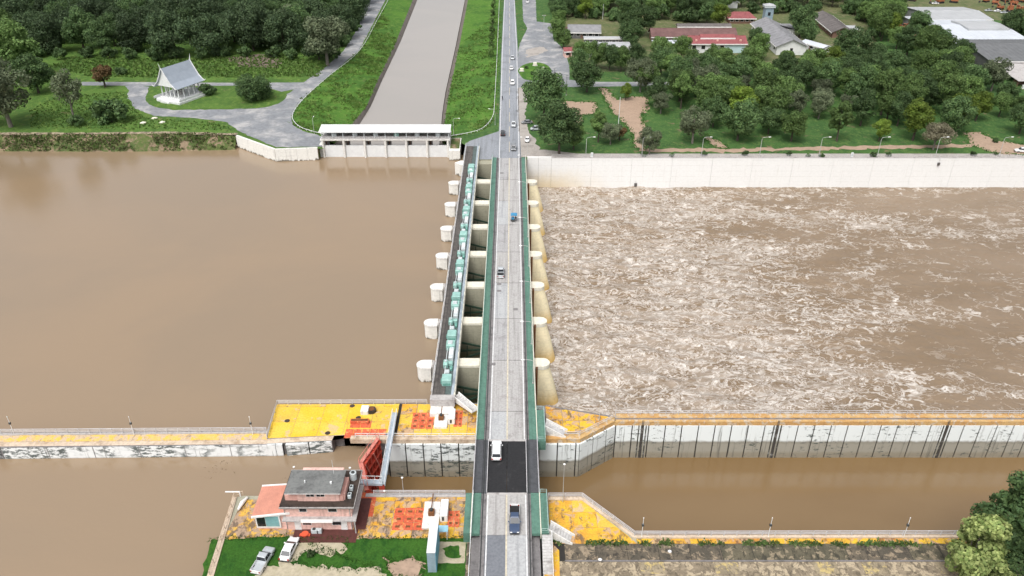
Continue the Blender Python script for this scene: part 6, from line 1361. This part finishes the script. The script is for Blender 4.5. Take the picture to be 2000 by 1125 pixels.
# ------------------------------------------------------------------ trees
def crown_arrays(seed, rx, rz, zc, blobs, leaves, size, shape='round', hollow=.55):
    "leaf-sized faces clustered on many clumps spread through the crown"
    g = np.random.RandomState(seed); cs = []; rs = []
    while len(cs) < blobs:
        p = g.uniform(-1, 1, 3)
        d = np.linalg.norm(p)
        if d > 1 or d < .35: continue
        if shape == 'flat' and p[2] < -.35: continue
        if shape == 'tall': k = 1 - .45 * max(0, p[2]); p[0] *= k; p[1] *= k
        if shape == 'cone': k = .55 - .45 * p[2]; p[0] *= k; p[1] *= k
        cs.append(p * np.array([rx, rx, rz]) * .84); rs.append(g.uniform(.15, .40) * rx)
    cs, rs = np.array(cs), np.array(rs)
    w = rs ** 2 / (rs ** 2).sum(); idx = g.choice(blobs, leaves, p=w)
    dv = g.normal(size=(leaves, 3)); dv[:, 2] = dv[:, 2] * .9 + .15; dv /= np.linalg.norm(dv, axis=1)[:, None]
    rad = g.uniform(hollow, 1.08, leaves) ** .7
    P = cs[idx] + dv * (rs[idx] * rad)[:, None] * np.array([1, 1, .85]); P[:, 2] += zc
    nrm = dv + g.normal(size=(leaves, 3)) * .55; nrm[:, 2] += .25; nrm /= np.linalg.norm(nrm, axis=1)[:, None]
    a = np.cross(nrm, g.normal(size=(leaves, 3))); a /= np.linalg.norm(a, axis=1)[:, None]; b = np.cross(nrm, a)
    s_ = size * g.uniform(.6, 1.3, leaves)[:, None]
    V = np.stack([P - a * s_ * .62, P - b * s_ * .42 + nrm * s_ * .1, P + a * s_ * .62, P + b * s_ * .42 + nrm * s_ * .1], 1).reshape(-1, 3)
    F = np.arange(leaves * 4).reshape(-1, 4); return V, F, cs
def trunk_mesh(seed, hh, zc, rx, rz, cs, mat, r0):
    g = random.Random(seed); m = MB(); b = (g.uniform(-.2, .2) * hh * .25, g.uniform(-.2, .2) * hh * .25)
    m.tube([(0, 0, -.3), (b[0] * .3, b[1] * .3, hh * .35), (b[0], b[1], hh * .75), (b[0] * 1.1, b[1] * 1.1, zc + rz * .2)], [r0 * 1.25, r0, r0 * .75, r0 * .35], 7)
    for c in list(cs)[:9]:
        s_ = g.uniform(.5, .8); z0 = hh * s_ * .95
        st = (b[0] * s_, b[1] * s_, z0); m.tube([st, ((st[0] + c[0]) * .5, (st[1] + c[1]) * .5, (z0 + c[2] + zc) * .5 - .2), (c[0] * .9, c[1] * .9, c[2] + zc)], [r0 * .42, r0 * .28, r0 * .12], 5)
    return m.mesh('trunk', mat)
KINDS = {}
def kind(nm, seeds, rx, rz, zc, blobs, leaves, size, mat, bark='bark', shape='round', r0=.3, hollow=.55):
    KINDS[nm] = []
    for sd_ in seeds:
        V, F, cs = crown_arrays(sd_, rx, rz, zc, blobs, leaves, size, shape, hollow)
        KINDS[nm].append((np_mesh('crown', V, F, mat), trunk_mesh(sd_, zc - rz * .35, zc, rx, rz, cs, bark, r0)))
def tree(nm, x, y, s, label, group=None, z0=ZG, name='tree', sz=None, cat='tree', i=None):
    cr, tr = KINDS[nm][rnd.randrange(len(KINDS[nm])) if i is None else i]
    t = thing(name, label, cat, (x, y, z0), rnd.uniform(0, 6.28), group); t.scale = (s, s, s * (sz or rnd.uniform(.9, 1.12)))
    put('trunk', tr, t); put('crown', cr, t); return t
kind('forest', (1, 2, 3, 4), 6.2, 6.2, 6.4, 60, 9000, .46, 'leaf_forest', r0=.32)
kind('dark', (11, 12, 13), 5.6, 4.9, 7.0, 48, 8500, .42, 'leaf_dark')
kind('mid', (21, 22, 23), 5.4, 5.2, 7.6, 46, 8000, .42, 'leaf_mid')
kind('midtall', (26, 27), 4.4, 6.2, 9.2, 42, 7500, .42, 'leaf_mid', shape='tall')
kind('lime', (31, 32), 4.8, 5.4, 8.2, 38, 6500, .42, 'leaf_lime', shape='tall')
kind('grey', (41, 42), 4.8, 4.4, 6.4, 38, 6200, .40, 'leaf_grey', 'bark_pale')
kind('sparse', (51, 52), 4.2, 4.6, 8.0, 32, 2600, .40, 'leaf_grey', 'bark_pale', 'tall', .22)
kind('buff', (61,), 5.2, 3.6, 5.4, 38, 5200, .42, 'leaf_buff', 'bark_pale', 'flat')
kind('rust', (71,), 3.4, 2.8, 4.2, 22, 2200, .5, 'leaf_rust')
kind('bush', (81, 82, 83), 2.6, 1.9, 1.75, 22, 2400, .38, 'leaf_dark', r0=.1, hollow=.3)
kind('dome', (91,), 6.0, 3.9, 3.7, 60, 9000, .42, 'leaf_dark', r0=.3, hollow=.4)
kind('hedge', (95,), 2.2, 3.0, 3.1, 22, 2600, .4, 'leaf_mid', r0=.12, shape='tall', hollow=.3)
kind('near_pale', (103, 106), 3.7, 5.0, 5.2, 26, 6500, .40, 'leaf_pale', 'bark_pale', 'tall', .22)
kind('near_dark', (111, 113), 4.2, 6.0, 6.8, 36, 9500, .38, 'leaf_dark', 'bark', 'tall', .25)
# dense wood on the west side
FG = 'trees of the dense dark wood'
def FL(x, y):
    return 'dark evergreen in the front row of the wood facing the lane' if y < at2(0, 92, ZG)[1] else 'dark evergreen of the wood along the service road' if x > at2(600, 40, ZG)[0] else 'dark evergreen deep inside the dense wood'
def inside(p, poly):
    c_ = False; n_ = len(poly)
    for i in range(n_):
        (x1, y1), (x2, y2) = poly[i], poly[i - 1]
        if (y1 > p[1]) != (y2 > p[1]) and p[0] < (x2 - x1) * (p[1] - y1) / (y2 - y1) + x1: c_ = not c_
    return c_
def scatter(poly, dmin, tries, seed, keep=()):
    g = random.Random(seed); xs_ = [p[0] for p in poly]; ys_ = [p[1] for p in poly]; out = list(keep)
    for _ in range(tries):
        p = (g.uniform(min(xs_), max(xs_)), g.uniform(min(ys_), max(ys_)))
        if inside(p, poly) and all((p[0] - q_[0]) ** 2 + (p[1] - q_[1]) ** 2 > dmin ** 2 for q_ in out): out.append(p)
    return out[len(keep):]
wood = pix([(-40, 106), (60, 108), (150, 108), (300, 112), (420, 110), (470, 104), (560, 106), (630, 120), (668, 92), (690, 50), (704, 8), (708, -4)], ZG) + pix([(-60, -4)], ZG)
for i, (x, y) in enumerate(scatter(wood, 14.2, 6000, 5)):
    k = rnd.random(); tree('forest' if k < .70 else 'dark' if k < .93 else ('mid', 'grey')[i % 2], x, y, rnd.uniform(1.3, 1.85), FL(x, y) if k < .93 else 'lighter green tree standing out in the dense dark wood', FG if k < .93 else 'lighter trees in the dark wood')
tree('grey', *at2(640, 128, ZG), 2.5, 'big dark tree at the corner of the wood by the service road')
for px, py, kd, s, lab in ((40, 156, 'mid', 2.3, 'broad rounded green tree at the left of the pavilion meadow'), (-30, 190, 'dark', 1.5, 'dark tree at the meadow edge above the river bank'), (76, 182, 'dark', 1.6, 'dark bushy tree below the broad rounded tree'),
                           (22, 248, 'grey', 2.5, 'large grey green tree standing on the river bank'), (146, 236, 'sparse', 1.75, 'thin sparse tree with bare trunk on the meadow'), (-40, 250, 'grey', 1.4, 'grey green tree at the far left of the river bank')):
    tree(kd, *at2(px, py, ZG), s, lab)
tree('rust', *at2(206, 170, ZG), 1.45, 'rust tinged small tree beside the lane')
tree('bush', *at2(218, 238, ZG), 2.9, 'dark round bush on the meadow near the river path', cat='bush', name='bush')
tree('dome', *at2(502, 196, ZG), 1.38, 'dense dome shaped tree on the pavilion lawn', sz=1.05)
tree('bush', *at2(408, 186, ZG), 1.5, 'grey green bush just right of the pavilion', cat='bush', name='bush'); tree('bush', *at2(150, 246, ZG), 1.3, 'low shrub on the bank below the thin sparse tree', cat='bush', name='bush')
tree('bush', *at2(237, 146, ZG), 1.2, 'dark bush on the far side of the lane', cat='bush', name='bush')
# row of small trees along the canal road
for px, py in ((965, 4), (964, 18), (963, 34), (962, 50), (961, 66), (960, 82), (959, 98), (958, 110)):
    tree('hedge', *at2(px, py, ZG), rnd.uniform(.75, 1.15), 'small tree in the row along the canal side of the road', 'row of small trees by the canal road')
# park and town trees
PG = 'trees in the park beyond the river wall'
def T_(px, py, kd, s, lab, grp=None): tree(kd, *at2(px, py, ZG), s, lab, grp)
T_(1062, 236, 'dark', 1.55, 'large dark tree leaning over the parked cars by the road'); T_(1092, 300, 'dark', 1.45, 'large dark tree at the corner of river wall and road'); T_(1120, 292, 'mid', .8, 'small green tree beside the large corner tree')
T_(1146, 180, 'dark', 1.3, 'upright dark tree at the side street junction'); T_(1128, 150, 'dark', 1.0, 'small dark tree at the plaza edge'); T_(1250, 180, 'grey', 1.4, 'grey green tree beside the side street'); T_(1262, 180, 'mid', 1.1, 'green tree right beside the grey green street tree')
T_(1168, 278, 'midtall', .8, 'young slender tree in the park clearing'); T_(1192, 282, 'grey', .85, 'pale small tree near the tall white pole'); T_(1210, 274, 'rust', .85, 'reddish leaved small tree beside the tall white pole')
T_(1222, 196, 'lime', .6, 'small yellow green tree by the bare earth'); T_(1268, 302, 'grey', .9, 'pale grey tree beside the river wall path'); T_(1290, 222, 'grey', .9, 'thin grey tree between lawn and bare earth'); T_(1352, 280, 'grey', 1.25, 'grey green tree alone on the lawn'); T_(1392, 248, 'dark', 1.0, 'dark small tree with bare stem on the lawn')
front = [(1440, 275, 'dark', 1.35), (1500, 262, 'dark', 1.0), (1545, 276, 'mid', 1.05), (1634, 276, 'midtall', 1.05), (1680, 246, 'dark', 1.1), (1716, 276, 'lime', .75), (1752, 246, 'dark', 1.0), (1782, 274, 'lime', 1.35), (1858, 262, 'dark', 1.25), (1870, 255, 'lime', 1.2)]
for px, py, kd, s in front: T_(px, py, kd, s, {'dark': 'dark green tree at the front of the park grove', 'mid': 'mid green tree with open crown at the front of the park grove', 'midtall': 'slim upright tree at the front of the park grove', 'lime': 'yellow green tree at the front of the park grove'}[kd], {'dark': PG + ' dark', 'mid': PG + ' mid', 'midtall': PG + ' slim', 'lime': PG + ' lime'}[kd])
T_(1822, 292, 'buff', 1.15, 'spreading buff coloured tree near the river lamps'); T_(1390, 196, 'lime', .9, 'yellow green tree top in the middle of the park grove'); T_(1905, 236, 'lime', 1.0, 'yellow green tree at the right end of the grove')
grove = pix([(1270, 214), (1290, 190), (1320, 176), (1400, 150), (1480, 150), (1600, 140), (1700, 150), (1800, 150), (1880, 160), (1905, 215), (1870, 236), (1780, 240), (1650, 238), (1480, 242), (1400, 234)], ZG)
for x, y in scatter(grove, 9.0, 5000, 8):
    k = rnd.random(); kd = 'dark' if k < .42 else 'mid' if k < .72 else 'grey' if k < .84 else 'midtall' if k < .92 else 'lime'
    tree(kd, x, y, rnd.uniform(.9, 1.35), {'dark': 'dark green tree inside the park grove', 'mid': 'mid green tree inside the park grove', 'grey': 'grey green tree inside the park grove', 'midtall': 'slim upright tree inside the park grove', 'lime': 'yellow green tree inside the park grove'}[kd], kd + ' trees inside the park grove')
back = [((1290, 120), 'mid', 1.1), ((1330, 118), 'mid', 1.1), ((1290, 150), 'dark', 1.2), ((1310, 155), 'mid', 1.1), ((1352, 152), 'mid', 1.0), ((1390, 132), 'mid', .9), ((1480, 118), 'mid', 1.0), ((1475, 95), 'dark', .9), ((1560, 74), 'dark', 1.5), ((1575, 86), 'dark', 1.0),
        ((1405, 56), 'lime', 1.2), ((1232, 96), 'dark', 1.3), ((1250, 70), 'dark', 1.5), ((1225, 60), 'dark', 1.0), ((1100, 95), 'mid', .9), ((1092, 60), 'mid', .9), ((1088, 78), 'mid', .9), ((1135, 128), 'mid', .9), ((1165, 136), 'mid', 1.0), ((1190, 138), 'dark', 1.0), ((1212, 140), 'mid', .9), ((1238, 136), 'dark', 1.1),
        ((1660, 130), 'dark', 1.6), ((1700, 132), 'dark', 1.1), ((1770, 110), 'dark', 1.3), ((1800, 118), 'mid', 1.2), ((1840, 122), 'mid', 1.2), ((1870, 132), 'dark', 1.1), ((1750, 96), 'mid', 1.0), ((1815, 92), 'mid', 1.0), ((1835, 98), 'dark', .9), ((1790, 74), 'dark', 1.3), ((1735, 80), 'lime', 1.1), ((1710, 66), 'mid', 1.2), ((1935, 178), 'grey', 1.35), ((1912, 176), 'dark', 1.0), ((1970, 80), 'dark', 1.4), ((1995, 84), 'dark', 1.3), ((1950, 228), 'mid', .8), ((1990, 262), 'dark', 1.15), ((1960, 205), 'dark', .9), ((1985, 230), 'mid', .8)]
BL = {'mid': 'mid green tree between the town buildings', 'dark': 'dark green tree between the town buildings', 'lime': 'bright yellow green tree between the town buildings', 'grey': 'grey green tree in front of the long open storage shed'}
for (px, py), kd, s in back: T_(px, py, kd, s, BL[kd], kd + ' trees between the town buildings')
town = pix([(1082, 40), (1090, 12), (1090, -4), (1700, -4), (1700, 4), (1690, 50), (1668, 16), (1600, 14), (1540, 22), (1480, 20), (1440, 20), (1380, 46), (1300, 36), (1240, 38), (1180, 36)], ZG)
for x, y in scatter(town, 10.5, 4000, 12, [at2(1414, 10, ZG), at2(1400, 4, ZG), at2(1430, 4, ZG)]):
    k = rnd.random(); kd = 'dark' if k < .5 else 'mid' if k < .9 else 'lime'
    tree(kd, x, y, rnd.uniform(1.0, 1.4), {'dark': 'dark green tree in the belt behind the town houses', 'mid': 'mid green tree in the belt behind the town houses', 'lime': 'yellow green tree in the belt behind the town houses'}[kd], kd + ' trees behind the town houses')
edge = pix([(1700, 20), (1740, 20), (1760, 40), (1720, 90), (1700, 60)], ZG)
for x, y in scatter(edge, 7.5, 400, 13): tree('mid', x, y, rnd.uniform(.9, 1.3), 'mid green tree beside the dirt lane leading to the works yard', 'trees beside the dirt lane')
for px, py in ((1258, 305), (1312, 306), (1375, 304), (1455, 304), (1540, 304), (1578, 307), (1605, 308), (1705, 307), (1735, 306), (1900, 304), (1945, 303)):
    tree('bush', *at2(px, py, ZG), rnd.uniform(.35, .55), 'low dark shrub growing along the top of the river wall', 'shrubs along the river wall', cat='bush', name='bush')
for px, py in ((1064, 138), (1040, 146), (1070, 146), (1028, 134)): tree('bush', *at2(px, py, ZG + .07), rnd.uniform(.35, .5), 'small shrub planted on the grass roundabout', 'shrubs on the roundabout', cat='bush', name='bush')
tree('bush', *at2(1944, 278, ZG), .5, 'small brown shrub on the bare earth at the park end', cat='bush', name='bush')
# near trees at the terrace end
tree('near_pale', *at2(1884, 1132, ZP), 1.42, 'pale yellow green tree at the end of the stained terrace', z0=ZP, sz=1.05)
tree('near_dark', *at2(1953, 1098, ZP), 1.45, 'tall dark green tree behind the pale tree on the terrace', z0=ZP, sz=1.05)
tree('near_dark', *at2(2010, 1150, ZP), 1.3, 'shorter dark green tree beside the tall dark terrace tree', z0=ZP)
tree('near_pale', *at2(1945, 1185, ZP), 1.0, 'low pale tree in front of the tall dark terrace tree', z0=ZP, sz=.75)
tree('bush', *at2(607, 1085, ZP), .3, 'small bright green bush on the lawn beside the white saloon', z0=ZP, cat='bush', name='bush')

# ------------------------------------------------------------------ rough vegetation that nobody could count
def tufts(name, label, cat, pts, size, mat, per=5, seed=1):
    g = np.random.RandomState(seed); P = np.repeat(np.array(pts), per, 0); n_ = len(P); P = P + g.normal(size=(n_, 3)) * np.array([size * .8, size * .8, 0])
    an = g.uniform(0, 2 * np.pi, n_); a = np.stack([np.cos(an), np.sin(an), 0 * an], 1); up_ = np.stack([g.normal(size=n_) * .4, g.normal(size=n_) * .4, np.ones(n_)], 1); s_ = size * g.uniform(.5, 1.3, n_)[:, None]
    V = np.stack([P - a * s_ * .5, P + a * s_ * .5, P + a * s_ * .3 + up_ * s_, P - a * s_ * .3 + up_ * s_], 1).reshape(-1, 3)
    o = put(name, np_mesh(name, V, np.arange(n_ * 4).reshape(-1, 4), mat)); return tag(o, label, cat, kind='stuff')
def strip_pts(A, B, z0, z1, n_, seed):
    A, B = resample(A, 200), resample(B, 200); g = random.Random(seed); out = []
    while len(out) < n_:
        i = g.randrange(200); t_ = g.random(); p = A[i].lerp(B[i], t_); p = p + Vector((g.gauss(0, .5), g.gauss(0, .5)))
        if float(fbm(np.array([p.x * .09]), np.array([p.y * .09]), 3, seed)[0]) + g.uniform(-.25, .35) > 0: out.append((p.x, p.y, z0 + (z1 - z0) * (t_ * t_ * .35 + t_ * .65) - .05))
    return out
clip = lambda pl_, ymax: [p for p in pl_ if p[1] < ymax]
tufts('bank_weeds', 'straggling weeds on the river bank below the meadow', 'weeds', BW := strip_pts([at2(x, y, ZG) for x, y in ((-40, 262), (200, 262), (330, 260), (459, 262))], [at2(x, y, ZU) for x, y in ((-40, 295), (200, 296), (330, 295), (456, 292))], ZG, ZU + .2, 1500, 4), .45, 'leaf_weed', 3, 2)
tufts('dry_weeds', 'brown dry stalks among the weeds of the river bank', 'weeds', BW, .45, 'leaf_dry', 2, 12)
tufts('canal_grass', 'long rough grass on the left canal bank', 'grass', strip_pts(clip(CLc, 560), clip(CLl, 560), ZG, ZG - 2.6, 3200, 6), .5, 'leaf_weed', 4, 3)
tufts('canal_grass', 'long rough grass on the right canal bank', 'grass', strip_pts(clip(CRc, 560), clip(CRl, 560), ZG, ZG - 2.6, 2000, 7), .45, 'leaf_weed', 4, 5)
br = [(x, y, ZG) for x, y in scatter(pix([(180, 150), (330, 152), (620, 150), (640, 126), (560, 108), (300, 116), (140, 112), (100, 130)], ZG), 1.6, 9000, 21)]
tufts('meadow_brush', 'low green brush between the lane and the dark wood', 'brush', br, .7, 'leaf_weed', 7, 8)
br = [(x, y, ZG) for x, y in scatter(pix([(60, 250), (450, 254), (420, 240), (280, 230), (240, 180), (110, 190), (60, 215)], ZG), 1.5, 7000, 22)]
tufts('meadow_grass', 'rough meadow grass above the river bank', 'grass', br, .5, 'leaf_weed', 6, 9)
br = [(x, y, ZP) for x, y in scatter([at2(1078, 1064, ZP), at2(1850, 1066, ZP), at2(1850, 1060, ZP), at2(1078, 1058, ZP)], .22, 6000, 23)]
tufts('edge_weeds', 'dark weeds growing along the yellow strip of the terrace', 'weeds', [p for p in br if fbm(np.array([p[0] * .25]), np.array([p[1] * .2]), 2, 3)[0] > -.05], .32, 'leaf_mid', 5, 10)

# drifting weed on the still water by the guide wall
g_ = random.Random(31); wd = []
for px, py in ((430, 902), (445, 905), (412, 912), (420, 922), (404, 931), (455, 921), (440, 917), (560, 934)):
    for _ in range(14): p = at(px + g_.gauss(0, 7), py + g_.gauss(0, 2.2), ZU); wd.append((p.x, p.y, ZU + .01))
tufts('floating_weed', 'small dark patches of weed drifting beside the guide wall', 'weed', wd[::3], .11, 'leaf_rust', 2, 15)

# grass creeping over the edges of bare earth and paths in the park
ed = []; g_ = random.Random(77)
for pl_ in ([(1100, 197), (1165, 200), (1163, 222), (1136, 226), (1134, 256), (1118, 232), (1106, 226)], [(1192, 212), (1170, 172), (1182, 172), (1206, 196), (1236, 188), (1266, 190), (1264, 214), (1254, 226), (1262, 258), (1258, 292), (1238, 288), (1236, 262), (1212, 232), (1200, 226)], [(1372, 262), (1384, 266), (1424, 288), (1404, 290), (1380, 276)], [(1885, 258), (1912, 258), (1945, 274), (2010, 284), (2010, 304), (1940, 298), (1898, 284)]):
    for x, y in dense(pix(pl_, ZG), .6):
        for _ in range(2): ed.append((x + g_.gauss(0, .75), y + g_.gauss(0, .75), ZG + .02))
tufts('edge_grass', 'ragged grass growing over the edges of the bare park earth', 'grass', ed, .34, 'leaf_park', 3, 16)
ed = []
for pl_ in ([(582, 1052), (680, 1052), (672, 1075), (640, 1086), (618, 1076), (590, 1080), (570, 1098), (640, 1110), (700, 1112), (730, 1104), (750, 1118)], [(752, 1086), (766, 1098), (800, 1090), (826, 1096), (822, 1128), (770, 1128), (758, 1112)], [(412, 1054), (560, 1048)], [(700, 1052), (912, 1050)]):
    for x, y in dense(pix(pl_, ZP), .22, closed=len(pl_) > 2):
        for _ in range(2): ed.append((x + g_.gauss(0, .3), y + g_.gauss(0, .3), ZP + .02))
tufts('lawn_edge_grass', 'ragged grass at the edges of the lawn beside the parked cars', 'grass', ed, .16, 'leaf_lawn', 3, 18)

for px, py in ((80, 112), (120, 116), (170, 112), (215, 114), (262, 116), (310, 118), (352, 114), (395, 116), (440, 110), (486, 110), (530, 112), (575, 116), (650, 118), (676, 90), (690, 60)):
    tree('bush', *at2(px + rnd.uniform(-8, 8), py, ZG), rnd.uniform(1.3, 2.0), 'undergrowth bush along the front edge of the dark wood', 'undergrowth bushes at the wood edge', cat='bush', name='bush')
for px, py in ((1100, 34), (1130, 34), (1160, 36), (1196, 40), (1290, 38), (1330, 40), (1350, 44), (1470, 26), (1520, 26), (1545, 24), (1590, 20), (1655, 26), (1680, 40), (1700, 80), (1712, 108)):
    tree('bush', *at2(px, py, ZG), rnd.uniform(1.6, 2.4), 'dark shrub growing around the town house gardens', 'shrubs in the town gardens', cat='bush', name='bush')
